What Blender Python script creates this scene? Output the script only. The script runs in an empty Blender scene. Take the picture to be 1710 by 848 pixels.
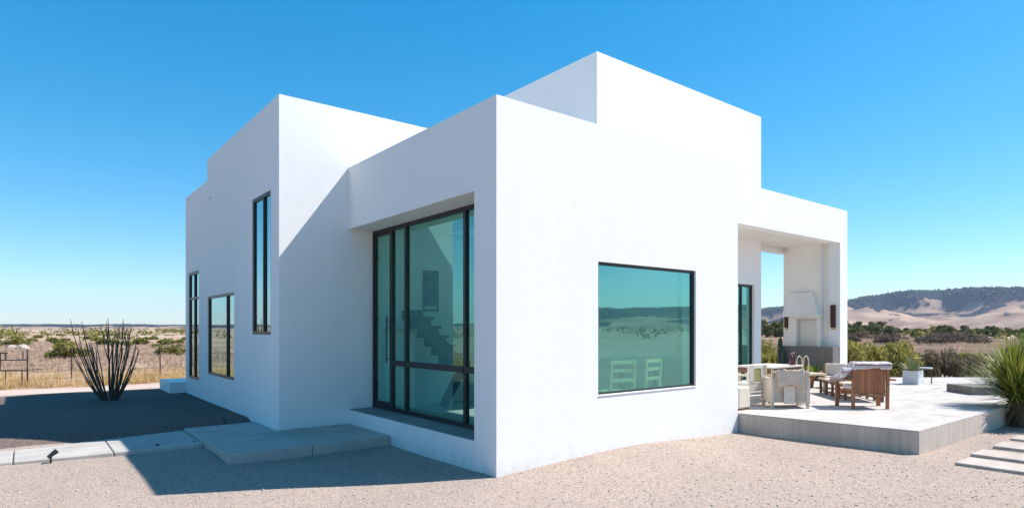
import bpy, bmesh, math, random
import numpy as np
from mathutils import Vector, Matrix, noise as mn
R = math.radians
random.seed(7)
scene = bpy.context.scene
COL = scene.collection

# ------------------------------------------------------------------ helpers
def tag(o, label=None, cat=None, group=None, kind=None):
    if label: o['label'] = label
    if cat: o['category'] = cat
    if group: o['group'] = group
    if kind: o['kind'] = kind
    return o

def thing(name, label, cat, loc=(0, 0, 0), rz=0.0, group=None):
    o = bpy.data.objects.new(name, None)
    o.empty_display_size = .2
    COL.objects.link(o)
    o.location = loc
    o.rotation_euler = (0, 0, rz)
    return tag(o, label, cat, group)

def link_mesh(name, me, mat, parent=None, smooth=False):
    if mat: me.materials.append(mat)
    if smooth:
        me.polygons.foreach_set('use_smooth', [True] * len(me.polygons))
    o = bpy.data.objects.new(name, me)
    COL.objects.link(o)
    if parent: o.parent = parent
    return o

class MB:
    def __init__(s): s.v = []; s.f = []
    def add(s, vs, fs):
        b = len(s.v); s.v += [tuple(v) for v in vs]; s.f += [tuple(i + b for i in f) for f in fs]
        return s
    def box(s, x0, x1, y0, y1, z0, z1, m=None):
        vs = [Vector(p) for p in ((x0,y0,z0),(x1,y0,z0),(x1,y1,z0),(x0,y1,z0),(x0,y0,z1),(x1,y0,z1),(x1,y1,z1),(x0,y1,z1))]
        if m: vs = [m @ v for v in vs]
        return s.add(vs, [(0,3,2,1),(4,5,6,7),(0,1,5,4),(1,2,6,5),(2,3,7,6),(3,0,4,7)])
    def bar(s, a, b, w, d, up=(0, 0, 1)):
        a = Vector(a); b = Vector(b); z = (b - a); L = z.length; z.normalize()
        u = Vector(up)
        if abs(u.dot(z)) > .95: u = Vector((0, 1, 0))
        x = u.cross(z).normalized(); y = z.cross(x)
        M = Matrix((x, y, z)).transposed().to_4x4(); M.translation = a
        return s.box(-w/2, w/2, -d/2, d/2, 0, L, M)
    def tube(s, pts, rs, n=8, cap=True):
        pts = [Vector(p) for p in pts]; vs = []; fs = []
        for i, p in enumerate(pts):
            t = (pts[min(i+1, len(pts)-1)] - pts[max(i-1, 0)]).normalized()
            u = Vector((1, 0, 0)) if abs(t.x) < .8 else Vector((0, 1, 0))
            x = t.cross(u).normalized(); y = t.cross(x)
            r = rs[i] if hasattr(rs, '__len__') else rs
            for k in range(n):
                a = 2*math.pi*k/n
                vs.append(p + x*math.cos(a)*r + y*math.sin(a)*r)
        for i in range(len(pts)-1):
            for k in range(n):
                fs.append((i*n+k, i*n+(k+1) % n, (i+1)*n+(k+1) % n, (i+1)*n+k))
        if cap:
            fs.append(tuple(range(n))); fs.append(tuple(range((len(pts)-1)*n, len(pts)*n)))
        return s.add(vs, fs)
    def lathe(s, prof, c=(0, 0, 0), n=20):
        return s.tube([(c[0], c[1], c[2]+z) for r, z in prof], [r for r, z in prof], n)
    def prism(s, poly, z0, z1):
        n = len(poly)
        vs = [(x, y, z0) for x, y in poly] + [(x, y, z1) for x, y in poly]
        fs = [tuple(range(n-1, -1, -1)), tuple(range(n, 2*n))]
        fs += [(i, (i+1) % n, n+(i+1) % n, n+i) for i in range(n)]
        return s.add(vs, fs)
    def build(s, name, mat, parent=None, smooth=False, bevel=0, seg=2, fix=True):
        me = bpy.data.meshes.new(name)
        me.from_pydata(s.v, [], s.f)
        if fix or bevel:
            bm = bmesh.new(); bm.from_mesh(me)
            bmesh.ops.recalc_face_normals(bm, faces=bm.faces)
            if bevel:
                es = [e for e in bm.edges if len(e.link_faces) == 2 and e.calc_face_angle(0) > .5]
                bmesh.ops.bevel(bm, geom=es, offset=bevel, segments=seg, affect='EDGES', profile=.5, clamp_overlap=True)
            bm.to_mesh(me); bm.free()
        return link_mesh(name, me, mat, parent, smooth)

def gridwall(axis, us, vs, fill, a, b):
    """wall slab on a plane: filled cells of a u/v grid, extruded from a to b"""
    P = (lambda u, v, t: (t, u, v)) if axis == 'x' else (lambda u, v, t: (u, t, v))
    idx = {}; V = []; F = []
    def vid(i, j, k):
        key = (i, j, k)
        if key not in idx:
            idx[key] = len(V); V.append(P(us[i], vs[j], b if k else a))
        return idx[key]
    nu, nv = len(us)-1, len(vs)-1
    ok = lambda i, j: 0 <= i < nu and 0 <= j < nv and fill((us[i]+us[i+1])/2, (vs[j]+vs[j+1])/2)
    for i in range(nu):
        for j in range(nv):
            if not ok(i, j): continue
            for k in (0, 1):
                F.append((vid(i,j,k), vid(i+1,j,k), vid(i+1,j+1,k), vid(i,j+1,k)))
            for (di, dj, p, q) in ((-1,0,(i,j),(i,j+1)), (1,0,(i+1,j),(i+1,j+1)), (0,-1,(i,j),(i+1,j)), (0,1,(i,j+1),(i+1,j+1))):
                if not ok(i+di, j+dj):
                    F.append((vid(*p,0), vid(*q,0), vid(*q,1), vid(*p,1)))
    mb = MB(); mb.add(V, F); return mb

def gridwall_z(us, vs, fill, a, b):
    mb = gridwall('x', us, vs, fill, a, b)
    mb.v = [(y, z, x) for x, y, z in mb.v]
    return mb

def np_mesh(name, V, F, mat, parent=None, smooth=False):
    V = np.asarray(V, dtype=np.float32); F = np.asarray(F, dtype=np.int32)
    me = bpy.data.meshes.new(name)
    me.vertices.add(len(V)); me.vertices.foreach_set('co', V.ravel())
    k = F.shape[1]
    me.loops.add(F.size); me.loops.foreach_set('vertex_index', F.ravel())
    me.polygons.add(len(F)); me.polygons.foreach_set('loop_start', np.arange(len(F), dtype=np.int32)*k)
    me.polygons.foreach_set('loop_total', np.full(len(F), k, dtype=np.int32))
    me.update(calc_edges=True); me.validate()
    return link_mesh(name, me, mat, parent, smooth)

def copy_tree(o, parent=None):
    c = o.copy(); COL.objects.link(c)
    if parent: c.parent = parent
    for ch in o.children: copy_tree(ch, c)
    return c

# ------------------------------------------------------------------ materials
def nodes_of(name):
    m = bpy.data.materials.new(name); m.use_nodes = True
    nt = m.node_tree
    return m, nt, nt.nodes['Principled BSDF']

def ramp(nt, src, stops, interp='LINEAR'):
    r = nt.nodes.new('ShaderNodeValToRGB'); r.color_ramp.interpolation = interp
    cr = r.color_ramp
    while len(cr.elements) < len(stops): cr.elements.new(.5)
    for e, (p, c) in zip(cr.elements, stops):
        e.position = p; e.color = (*c, 1) if len(c) == 3 else c
    if src is not None: nt.links.new(src, r.inputs[0])
    return r.outputs[0]

def pos(nt):
    return nt.nodes.new('ShaderNodeNewGeometry').outputs['Position']

def objco(nt):
    return nt.nodes.new('ShaderNodeTexCoord').outputs['Object']

def scale_vec(nt, v, s):
    n = nt.nodes.new('ShaderNodeMapping'); nt.links.new(v, n.inputs['Vector'])
    n.inputs['Scale'].default_value = s if hasattr(s, '__len__') else (s, s, s)
    return n.outputs[0]

def noise(nt, v, scale, detail=4, rough=.55, out='Fac'):
    n = nt.nodes.new('ShaderNodeTexNoise'); n.inputs['Scale'].default_value = scale
    n.inputs['Detail'].default_value = detail; n.inputs['Roughness'].default_value = rough
    if v is not None: nt.links.new(v, n.inputs['Vector'])
    return n.outputs[out]

def mixc(nt, fac, a, b, mode='MIX'):
    n = nt.nodes.new('ShaderNodeMix'); n.data_type = 'RGBA'; n.blend_type = mode
    for key, val in ((0, fac), (6, a), (7, b)):
        if hasattr(val, 'is_output'): nt.links.new(val, n.inputs[key])
        elif key == 0: n.inputs[0].default_value = val
        else: n.inputs[key].default_value = (*val, 1)
    return n.outputs[2]

def math_n(nt, op, a, b=None):
    n = nt.nodes.new('ShaderNodeMath'); n.operation = op
    for i, val in enumerate((a, b)):
        if val is None: continue
        if hasattr(val, 'is_output'): nt.links.new(val, n.inputs[i])
        else: n.inputs[i].default_value = val
    return n.outputs[0]

def bump(nt, bs, h, strength=.3, dist=.02):
    b = nt.nodes.new('ShaderNodeBump'); b.inputs['Strength'].default_value = strength
    b.inputs['Distance'].default_value = dist
    nt.links.new(h, b.inputs['Height']); nt.links.new(b.outputs[0], bs.inputs['Normal'])

def simple(name, c1, c2=None, rough=.7, scale=6, stretch=(1, 1, 1), bmp=0, metallic=0, spec=.5, bscale=None):
    m, nt, bs = nodes_of(name)
    c2 = c2 or tuple(x*.8 for x in c1)
    v = scale_vec(nt, objco(nt), stretch)
    n = noise(nt, v, scale)
    nt.links.new(ramp(nt, n, [(.32, c2), (.68, c1)]), bs.inputs['Base Color'])
    bs.inputs['Roughness'].default_value = rough; bs.inputs['Metallic'].default_value = metallic
    bs.inputs['Specular IOR Level'].default_value = spec
    if bmp: bump(nt, bs, noise(nt, v, bscale or scale*4), bmp, .01)
    return m

def leafmat(name, cols, rough=.6, trans=.25, zvar=None):
    """per-leaf colour variation, a little light through the leaf"""
    m, nt, bs = nodes_of(name)
    g = nt.nodes.new('ShaderNodeNewGeometry')
    oi = nt.nodes.new('ShaderNodeObjectInfo')
    k = math_n(nt, 'ADD', math_n(nt, 'MULTIPLY', g.outputs['Random Per Island'], .7), math_n(nt, 'MULTIPLY', oi.outputs['Random'], .3))
    st = [(i/(len(cols)-1), c) for i, c in enumerate(cols)]
    col = ramp(nt, k, st)
    nt.links.new(col, bs.inputs['Base Color']); bs.inputs['Roughness'].default_value = rough
    bs.inputs['Specular IOR Level'].default_value = .3
    tr = nt.nodes.new('ShaderNodeBsdfTranslucent'); nt.links.new(col, tr.inputs[0])
    mx = nt.nodes.new('ShaderNodeMixShader'); mx.inputs[0].default_value = trans
    nt.links.new(bs.outputs[0], mx.inputs[1]); nt.links.new(tr.outputs[0], mx.inputs[2])
    nt.links.new(mx.outputs[0], nt.nodes['Material Output'].inputs['Surface'])
    return m

def stucco_mat():
    m, nt, bs = nodes_of('white_stucco')
    p = pos(nt)
    big = noise(nt, p, .6, 5)
    st = noise(nt, scale_vec(nt, p, (3.2, 3.2, .18)), 1.2, 5, .6)
    f = math_n(nt, 'ADD', math_n(nt, 'MULTIPLY', big, .5), math_n(nt, 'MULTIPLY', st, .5))
    col = ramp(nt, f, [(.3, (.80, .785, .77)), (.7, (.835, .82, .805))])
    # faint dust splashed on the foot of the walls, patchy
    sx = nt.nodes.new('ShaderNodeSeparateXYZ'); nt.links.new(p, sx.inputs[0])
    dz = math_n(nt, 'ADD', math_n(nt, 'MULTIPLY', sx.outputs[2], -1.6), math_n(nt, 'MULTIPLY', noise(nt, p, 7, 6, .65), 1.3))
    col = mixc(nt, ramp(nt, dz, [(.35, (0, 0, 0)), (.85, (.6, .6, .6))]), col, (.62, .54, .47))
    nt.links.new(col, bs.inputs['Base Color'])
    bs.inputs['Roughness'].default_value = .85; bs.inputs['Specular IOR Level'].default_value = .25
    h = math_n(nt, 'ADD', noise(nt, p, 260, 2), math_n(nt, 'MULTIPLY', noise(nt, p, 5, 4), 2.2))
    bump(nt, bs, h, .22, .007)
    return m

def pane_mat(name, refl, trans, base):
    m, nt, bs = nodes_of(name)
    nt.nodes.remove(bs)
    gl = nt.nodes.new('ShaderNodeBsdfGlossy'); gl.inputs['Roughness'].default_value = 0
    gl.inputs['Color'].default_value = (*refl, 1)
    tr = nt.nodes.new('ShaderNodeBsdfTransparent'); tr.inputs[0].default_value = (*trans, 1)
    fr = nt.nodes.new('ShaderNodeLayerWeight'); fr.inputs['Blend'].default_value = .5
    # slight waviness of the sheets
    p = pos(nt)
    b = nt.nodes.new('ShaderNodeBump'); b.inputs['Strength'].default_value = .006; b.inputs['Distance'].default_value = .02
    nt.links.new(noise(nt, p, 1.6, 1), b.inputs['Height']); nt.links.new(b.outputs[0], gl.inputs['Normal'])
    f = math_n(nt, 'ADD', math_n(nt, 'MULTIPLY', math_n(nt, 'POWER', fr.outputs['Facing'], 5), 1-base), base)
    mx = nt.nodes.new('ShaderNodeMixShader')
    nt.links.new(f, mx.inputs[0]); nt.links.new(tr.outputs[0], mx.inputs[1]); nt.links.new(gl.outputs[0], mx.inputs[2])
    nt.links.new(mx.outputs[0], nt.nodes['Material Output'].inputs['Surface'])
    return m

def gravel_mat(name='crushed_gravel', k=(1, 1, 1)):
    m, nt, bs = nodes_of(name)
    p = pos(nt)
    vo = nt.nodes.new('ShaderNodeTexVoronoi'); vo.inputs['Scale'].default_value = 105; nt.links.new(p, vo.inputs['Vector'])
    sp = nt.nodes.new('ShaderNodeSeparateColor'); nt.links.new(vo.outputs['Color'], sp.inputs[0])
    stone = ramp(nt, sp.outputs[0], [(0, (.28, .235, .21)), (.2, (.42, .355, .315)), (.6, (.50, .43, .385)), (.9, (.57, .50, .455)), (1, (.66, .61, .57))])
    big = noise(nt, p, .45, 6, .6)
    tint = ramp(nt, big, [(.3, (.86, .83, .82)), (.7, (1.05, 1.0, .97))])
    vo2 = nt.nodes.new('ShaderNodeTexVoronoi'); vo2.inputs['Scale'].default_value = 41; nt.links.new(p, vo2.inputs['Vector'])
    sp2 = nt.nodes.new('ShaderNodeSeparateColor'); nt.links.new(vo2.outputs['Color'], sp2.inputs[0])
    t2 = ramp(nt, sp2.outputs[1], [(0, (.80, .785, .775)), (.35, (1, 1, 1)), (1, (1.06, 1.05, 1.04))])
    col = mixc(nt, 1, mixc(nt, 1, stone, tint, 'MULTIPLY'), t2, 'MULTIPLY')
    col = mixc(nt, 1, col, k, 'MULTIPLY')
    nt.links.new(col, bs.inputs['Base Color']); bs.inputs['Roughness'].default_value = .95
    bs.inputs['Specular IOR Level'].default_value = .15
    h = math_n(nt, 'SUBTRACT', math_n(nt, 'MULTIPLY', sp.outputs[1], .6), vo.outputs['Distance'])
    bump(nt, bs, math_n(nt, 'ADD', h, math_n(nt, 'ADD', math_n(nt, 'MULTIPLY', noise(nt, p, 14, 4), .6), math_n(nt, 'MULTIPLY', noise(nt, p, 2.2, 4), 5.0))), .5, .008)
    return m

def desert_mat():
    m, nt, bs = nodes_of('desert_soil')
    p = pos(nt)
    n1 = noise(nt, scale_vec(nt, p, (.5, .5, .5)), .12, 8, .62)
    base = ramp(nt, n1, [(.33, (.32, .205, .14)), (.5, (.43, .29, .20)), (.66, (.53, .39, .29))])
    n2 = noise(nt, p, 1.7, 6, .65)
    spots = ramp(nt, n2, [(.45, (1, 1, 1)), (.62, (.62, .58, .52))])
    n3 = noise(nt, p, .011, 6, .6)
    pale = mixc(nt, ramp(nt, n3, [(.5, (0, 0, 0)), (.62, (1, 1, 1))]), base, (.56, .46, .39))
    col = mixc(nt, 1, pale, spots, 'MULTIPLY')
    nt.links.new(col, bs.inputs['Base Color']); bs.inputs['Roughness'].default_value = 1
    bs.inputs['Specular IOR Level'].default_value = .1
    bump(nt, bs, noise(nt, p, 14, 6), .5, .03)
    return m

def hill_mat():
    m, nt, bs = nodes_of('hill_slopes')
    p = pos(nt)
    sx = nt.nodes.new('ShaderNodeSeparateXYZ'); nt.links.new(p, sx.inputs[0])
    z = sx.outputs[2]
    big = noise(nt, p, .0062, 6, .62)
    fine = noise(nt, p, .022, 8, .75)
    # scrub grows on the caprock and in the gullies, bare earth on the spurs between
    at = nt.nodes.new('ShaderNodeAttribute'); at.attribute_name = 'rel'
    zz = at.outputs['Fac']
    f = math_n(nt, 'ADD', math_n(nt, 'ADD', zz, math_n(nt, 'MULTIPLY', math_n(nt, 'SUBTRACT', big, .5), 2.6)), math_n(nt, 'MULTIPLY', math_n(nt, 'SUBTRACT', fine, .5), 1.3))
    mp = nt.nodes.new('ShaderNodeMapping'); nt.links.new(p, mp.inputs['Vector'])
    mp.inputs['Rotation'].default_value = (0, 0, R(-17)); mp.inputs['Scale'].default_value = (.0035, .016, .004)
    gul = noise(nt, mp.outputs[0], 1, 6, .65)
    f = math_n(nt, 'ADD', f, math_n(nt, 'MULTIPLY', math_n(nt, 'SUBTRACT', gul, .5), 1.5))
    bare = ramp(nt, noise(nt, p, .012, 6), [(.35, (.22, .135, .095)), (.65, (.46, .31, .21))])
    scrub = ramp(nt, noise(nt, p, .06, 5, .7), [(.45, (.012, .020, .028)), (.75, (.075, .055, .05))])
    col = mixc(nt, ramp(nt, f, [(.27, (0, 0, 0)), (.40, (1, 1, 1))]), bare, scrub)
    nt.links.new(col, bs.inputs['Base Color']); bs.inputs['Roughness'].default_value = 1
    bs.inputs['Specular IOR Level'].default_value = .05
    bump(nt, bs, fine, .6, 6)
    return m

def concrete_mat(name, c1, c2, boards=None, rough=.8):
    m, nt, bs = nodes_of(name)
    p = pos(nt)
    n = noise(nt, p, 2.3, 8, .62)
    col = ramp(nt, n, [(.3, c2), (.7, c1)])
    st = noise(nt, scale_vec(nt, p, (7, 7, .35)) if boards else scale_vec(nt, p, (.7, 3.0, 1)), 1.4, 5, .65)
    col = mixc(nt, 1, col, ramp(nt, st, [(.3, (.80, .79, .78)), (.65, (1.03, 1.03, 1.03))]), 'MULTIPLY')
    pits = noise(nt, p, 70, 3, .6)
    col = mixc(nt, 1, col, ramp(nt, pits, [(.28, (.75, .74, .73)), (.4, (1, 1, 1))]), 'MULTIPLY')
    nt.links.new(col, bs.inputs['Base Color']); bs.inputs['Roughness'].default_value = rough
    bs.inputs['Specular IOR Level'].default_value = .3
    bump(nt, bs, math_n(nt, 'ADD', n, math_n(nt, 'MULTIPLY', pits, .4)), .2, .008)
    return m

def wood_mat(name, c1, c2, rough=.5):
    m, nt, bs = nodes_of(name)
    v = objco(nt)
    w = noise(nt, scale_vec(nt, v, (30, 30, 2.2)), 1.5, 6, .6)
    g = nt.nodes.new('ShaderNodeNewGeometry')
    col = mixc(nt, ramp(nt, w, [(.3, (0, 0, 0)), (.7, (1, 1, 1))]), c1, c2)
    k = ramp(nt, g.outputs['Random Per Island'], [(0, (.75, .74, .72)), (1, (1.15, 1.12, 1.1))])
    nt.links.new(mixc(nt, 1, col, k, 'MULTIPLY'), bs.inputs['Base Color'])
    bs.inputs['Roughness'].default_value = rough
    bump(nt, bs, w, .2, .004)
    return m

def blanket_mat():
    m, nt, bs = nodes_of('striped_blanket')
    sx = nt.nodes.new('ShaderNodeSeparateXYZ'); nt.links.new(objco(nt), sx.inputs[0])
    y = math_n(nt, 'ADD', math_n(nt, 'SUBTRACT', sx.outputs[1], math_n(nt, 'MULTIPLY', sx.outputs[2], 1.0)), 3.0)
    f = math_n(nt, 'FRACT', math_n(nt, 'MULTIPLY', y, 8.5))
    col = ramp(nt, f, [(0, (.58, .55, .56)), (.40, (.34, .11, .09)), (.58, (.60, .57, .57)), (.70, (.40, .24, .21)), (.80, (.58, .55, .56))], 'CONSTANT')
    nt.links.new(col, bs.inputs['Base Color']); bs.inputs['Roughness'].default_value = .95
    bump(nt, bs, noise(nt, objco(nt), 120, 2), .3, .004)
    return m

M = {}
M['stucco'] = stucco_mat()
M['plaster'] = simple('interior_plaster', (.86, .86, .84), (.82, .82, .80), .9, 2)
M['warm_plaster'] = simple('cream_plaster', (.78, .74, .67), (.72, .68, .61), .9, 2, bmp=.1)
M['gravel'] = gravel_mat(k=(.83, .79, .745)); M['shade_tinted_gravel'] = gravel_mat('shade_tinted_gravel', (.36, .33, .32)); M['desert'] = desert_mat(); M['hill'] = hill_mat()  # second gravel is darkened so its colour carries the house's shade
M['road'] = simple('packed_dirt', (.56, .43, .36), (.46, .34, .28), 1, 1.2, (.3, 1, 1), .3, spec=.1)
M['deck'] = concrete_mat('pale_concrete', (.55, .50, .465), (.46, .42, .39))
M['deck_side'] = concrete_mat('board_formed_concrete', (.60, .51, .43), (.48, .41, .35), True)
M['paving'] = concrete_mat('paving_concrete', (.52, .475, .43), (.42, .385, .35))
M['stone_slab'] = concrete_mat('pale_stone', (.52, .44, .375), (.43, .365, .31))
M['dark_concrete'] = concrete_mat('grey_concrete', (.23, .20, .18), (.175, .155, .14), True)
M['tile'] = concrete_mat('slate_tile', (.28, .29, .275), (.22, .23, .22))
M['black_metal'] = simple('black_metal', (.012, .012, .014), (.018, .018, .02), .4, 8)
M['rust_metal'] = simple('dark_steel', (.05, .045, .045), (.09, .06, .05), .7, 30)
M['pane'] = pane_mat('teal_glass', (.50, 1, .98), (.80, 1, .94), .20)
M['pane_clear'] = pane_mat('entry_glass', (.50, 1, .98), (.80, 1, .94), .13)
M['pane_mirror'] = pane_mat('mirror_glass', (.72, .93, .96), (.35, .5, .5), .5)
M['clear'] = pane_mat('clear_glass', (.9, .95, .95), (.9, .95, .95), .04)
M['teak'] = wood_mat('teak', (.30, .105, .04), (.44, .18, .075))
M['teak_dark'] = wood_mat('dark_teak', (.12, .05, .025), (.20, .09, .045))
M['pale_wood'] = wood_mat('bleached_wood', (.50, .40, .27), (.66, .56, .42))
M['cream_wood'] = wood_mat('cream_painted_wood', (.60, .56, .47), (.70, .66, .58))
M['linen'] = simple('beige_linen', (.56, .45, .36), (.46, .37, .29), .95, 9, bmp=.3, bscale=60)
M['linen_pale'] = simple('pale_linen', (.66, .57, .48), (.56, .48, .40), .95, 9, bmp=.3, bscale=60)
M['sage_fabric'] = simple('sage_fabric', (.62, .66, .56), (.54, .58, .49), .95, 9, bmp=.3, bscale=60)
M['white_fabric'] = simple('white_fabric', (.72, .70, .70), (.62, .60, .60), .95, 7, bmp=.3, bscale=60)
M['woven'] = simple('woven_straw', (.50, .44, .16), (.24, .20, .06), .9, 45, bmp=.5)
M['blanket'] = blanket_mat()
M['copper'] = simple('dark_copper', (.07, .028, .018), (.045, .018, .012), .45, 10, metallic=.4)
M['amber'] = simple('amber_glass', (.55, .36, .16), (.48, .30, .12), .4, 10)
M['terracotta'] = simple('terracotta', (.42, .15, .05), (.34, .11, .035), .8, 12)
M['white_pot'] = simple('white_planter', (.66, .66, .68), (.60, .60, .62), .8, 6, bmp=.1)
M['soil'] = simple('soil', (.10, .07, .05), (.06, .045, .03), 1, 30)
M['bark'] = simple('bark', (.12, .085, .06), (.06, .042, .03), 1, 12, (1, 1, 4), .6)
M['wine'] = simple('dark_red_glass', (.10, .012, .02), (.06, .008, .012), .15, 5)
M['picture_mat'] = simple('picture_mat', (.62, .66, .62), (.6, .64, .6), .9, 4)
M['art'] = simple('dark_painting', (.02, .035, .05), (.12, .17, .18), .5, 9)
M['curtain'] = simple('curtain', (.62, .72, .62), (.52, .62, .53), .9, 6, (1, 14, .2))
M['floor_in'] = concrete_mat('interior_floor', (.52, .49, .45), (.44, .41, .38), rough=.35)
M['yucca_leaf'] = leafmat('yucca_leaf', [(.07, .10, .016), (.16, .20, .03), (.28, .30, .05), (.42, .41, .11)], .45, .15)
M['dead_leaf'] = leafmat('dead_leaf', [(.16, .11, .06), (.30, .22, .13)], .9, .15)
M['agave'] = leafmat('agave_leaf', [(.15, .18, .08), (.30, .31, .17)], .5, .1)
M['lush'] = leafmat('lush_leaf', [(.06, .12, .02), (.16, .24, .05)], .5, .25)
M['lime'] = leafmat('lime_leaf', [(.26, .30, .03), (.42, .42, .06)], .5, .3)
M['cactus'] = simple('cactus_skin', (.03, .055, .03), (.018, .035, .02), .6, 14)
M['ocotillo'] = simple('ocotillo_bark', (.05, .045, .036), (.12, .105, .08), .9, 40, bmp=.4)
M['hedge'] = leafmat('hedge_leaf', [(.14, .125, .03), (.25, .225, .05), (.38, .33, .085), (.46, .39, .15)], .7, .35)
M['hedge_dry'] = leafmat('dry_hedge_leaf', [(.12, .095, .06), (.22, .17, .10), (.32, .24, .15)], .8, .25)
M['creosote'] = leafmat('creosote_leaf', [(.12, .115, .026), (.22, .20, .042), (.32, .28, .075)], .7, .25)
M['juniper'] = leafmat('juniper_leaf', [(.07, .085, .024), (.135, .145, .04), (.20, .20, .065)], .8, .15)
M['brown_brush'] = leafmat('brown_brush_leaf', [(.13, .09, .065), (.25, .18, .125)], .9, .2)
M['dry_grass'] = leafmat('dry_grass_blade', [(.46, .28, .11), (.60, .41, .18), (.70, .53, .28)], .9, .3)
M['pink_grass'] = leafmat('pinkish_grass_blade', [(.34, .225, .165), (.46, .325, .235), (.56, .43, .32)], .9, .3)
M['rock'] = simple('pale_rock', (.46, .39, .33), (.30, .25, .21), 1, 2, bmp=.5)
M['pebble'] = leafmat('pebble', [(.34, .29, .255), (.45, .385, .335), (.58, .52, .47)], .9, 0)

# ------------------------------------------------------------------ ground
def sm(t):
    t = min(1, max(0, t)); return t*t*(3-2*t)
def height(x, y):
    h = 0
    if y < .3: h += .11*math.exp(-((x-2.3)/1.7)**2)*math.exp(-(max(0, -y)/1.0)**2)
    if x < 6: h += .15*sm((y-5.25)/.7)*(1-sm((y-12.6)/2.6))*sm((x+24)/6)
    h += .06*math.exp(-((x+2.4)/.6)**2-((y-3.4)/.9)**2)
    near = sm((x+28)/6)*sm((30-x)/6)*sm((y+18)/5)*sm((18-y)/4)
    h += near*.018*mn.noise(Vector((x*.7, y*.7, 3)))
    return h
YX0, YX1, YY0, YY1 = -28., 30., -19., 14.6
def make_yard():
    st = .25
    xs = np.arange(YX0, YX1+.01, st); ys = np.arange(YY0, YY1+.01, st)
    V = [(x, y, height(x, y)+.004) for y in ys for x in xs]
    n = len(xs)
    F = [(j*n+i, j*n+i+1, (j+1)*n+i+1, (j+1)*n+i) for j in range(len(ys)-1) for i in range(n-1)]
    tag(np_mesh('gravel_yard', V, F, M['gravel'], smooth=True), kind='structure')
make_yard()
def make_desert():
    rs = [0]
    r = 1.0
    while r < 6000: rs.append(r); r += max(.6, r*.035)
    rs.append(6000)
    na = 240; V = []; F = []
    for r in rs:
        for k in range(na):
            a = 2*math.pi*k/na
            x, y = r*math.cos(a), r*math.sin(a)
            inside = min(x-YX0, YX1-x, y-YY0, YY1-y)
            h = height(x, y) - .5*sm(inside/2.0)
            h += sm((r-45)/150)*.9*mn.noise(Vector((x*.012, y*.012, 0))) * (1 if r < 900 else 2)
            V.append((x, y, h))
    for i in range(len(rs)-1):
        for k in range(na):
            F.append((i*na+k, (i+1)*na+k, (i+1)*na+(k+1) % na, i*na+(k+1) % na))
    tag(np_mesh('ground', V, F, M['desert'], smooth=True), kind='structure')
make_desert()

def make_road():
    V = []; F = []
    xs = np.arange(-70, 9.1, 1.0); ys = np.linspace(0, 1, 7)
    for x in xs:
        w0 = 14.3 + .25*mn.noise(Vector((x*.3, 0, 5))); w1 = 16.6 + .35*mn.noise(Vector((x*.3, 9, 5)))
        for t in ys:
            y = w0+(w1-w0)*t
            V.append((x, y, max(height(x, y), 0)+.012+.02*mn.noise(Vector((x*.5, y*2, 1)))))
    n = len(ys)
    for i in range(len(xs)-1):
        for j in range(n-1): F.append((i*n+j, (i+1)*n+j, (i+1)*n+j+1, i*n+j+1))
    tag(np_mesh('road', V, F, M['road'], smooth=True), kind='structure')
make_road()

def make_bed():  # shade put into the gravel colour, mutes a sunlit patch beside the path
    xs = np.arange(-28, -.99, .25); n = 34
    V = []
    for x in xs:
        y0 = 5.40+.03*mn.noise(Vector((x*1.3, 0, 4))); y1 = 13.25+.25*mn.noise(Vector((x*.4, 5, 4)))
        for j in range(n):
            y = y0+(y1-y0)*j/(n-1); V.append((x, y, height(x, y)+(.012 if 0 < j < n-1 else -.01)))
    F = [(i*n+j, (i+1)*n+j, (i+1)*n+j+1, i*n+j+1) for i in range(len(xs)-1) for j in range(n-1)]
    tag(np_mesh('shade_tinted_bed', V, F, M['shade_tinted_gravel'], smooth=True), kind='structure')
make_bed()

# hills: a ring, high mesa to the right of the house, thin far line on the left
CAM = Vector((-4.2925, -5.7014, 1.75))
AZ = [(-180, 60), (-120, 70), (-75, 95), (-50, 88), (-30, 100), (-5, 118), (8, 132), (12, 140), (15.5, 150), (18.5, 152), (21, 138), (23, 116), (26, 96), (30, 80), (38, 46), (55, 22), (80, 17), (100, 16), (125, 26), (150, 40), (180, 60)]
def ridge(az):
    az = (az+180) % 360-180
    for (a0, h0), (a1, h1) in zip(AZ, AZ[1:]):
        if a0 <= az <= a1: return h0+(h1-h0)*sm((az-a0)/(a1-a0))
    return 60
def hill_h(x, y):
    az = math.degrees(math.atan2(y-CAM.y, x-CAM.x)); r = math.hypot(x-CAM.x, y-CAM.y)
    H = ridge(az)*.80
    t = (r-1500)/1100
    gul = mn.noise(Vector((x*.0042, y*.0042, 1.7)))*.42 + mn.noise(Vector((x*.011, y*.011, 4)))*.12
    t2 = t + gul
    prof = sm(t2*1.7)*.42 + sm((t2-.45)*2.6)*.58
    back = 1-.9*sm((r-3300)/1000)
    h = H*prof*back
    h += sm(t)*5*mn.noise(Vector((x*.006, y*.006, 9))) + sm(t)*2.5*mn.noise(Vector((x*.03, y*.03, 2)))
    return h-2.5+2.5*sm(t*4)
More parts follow.
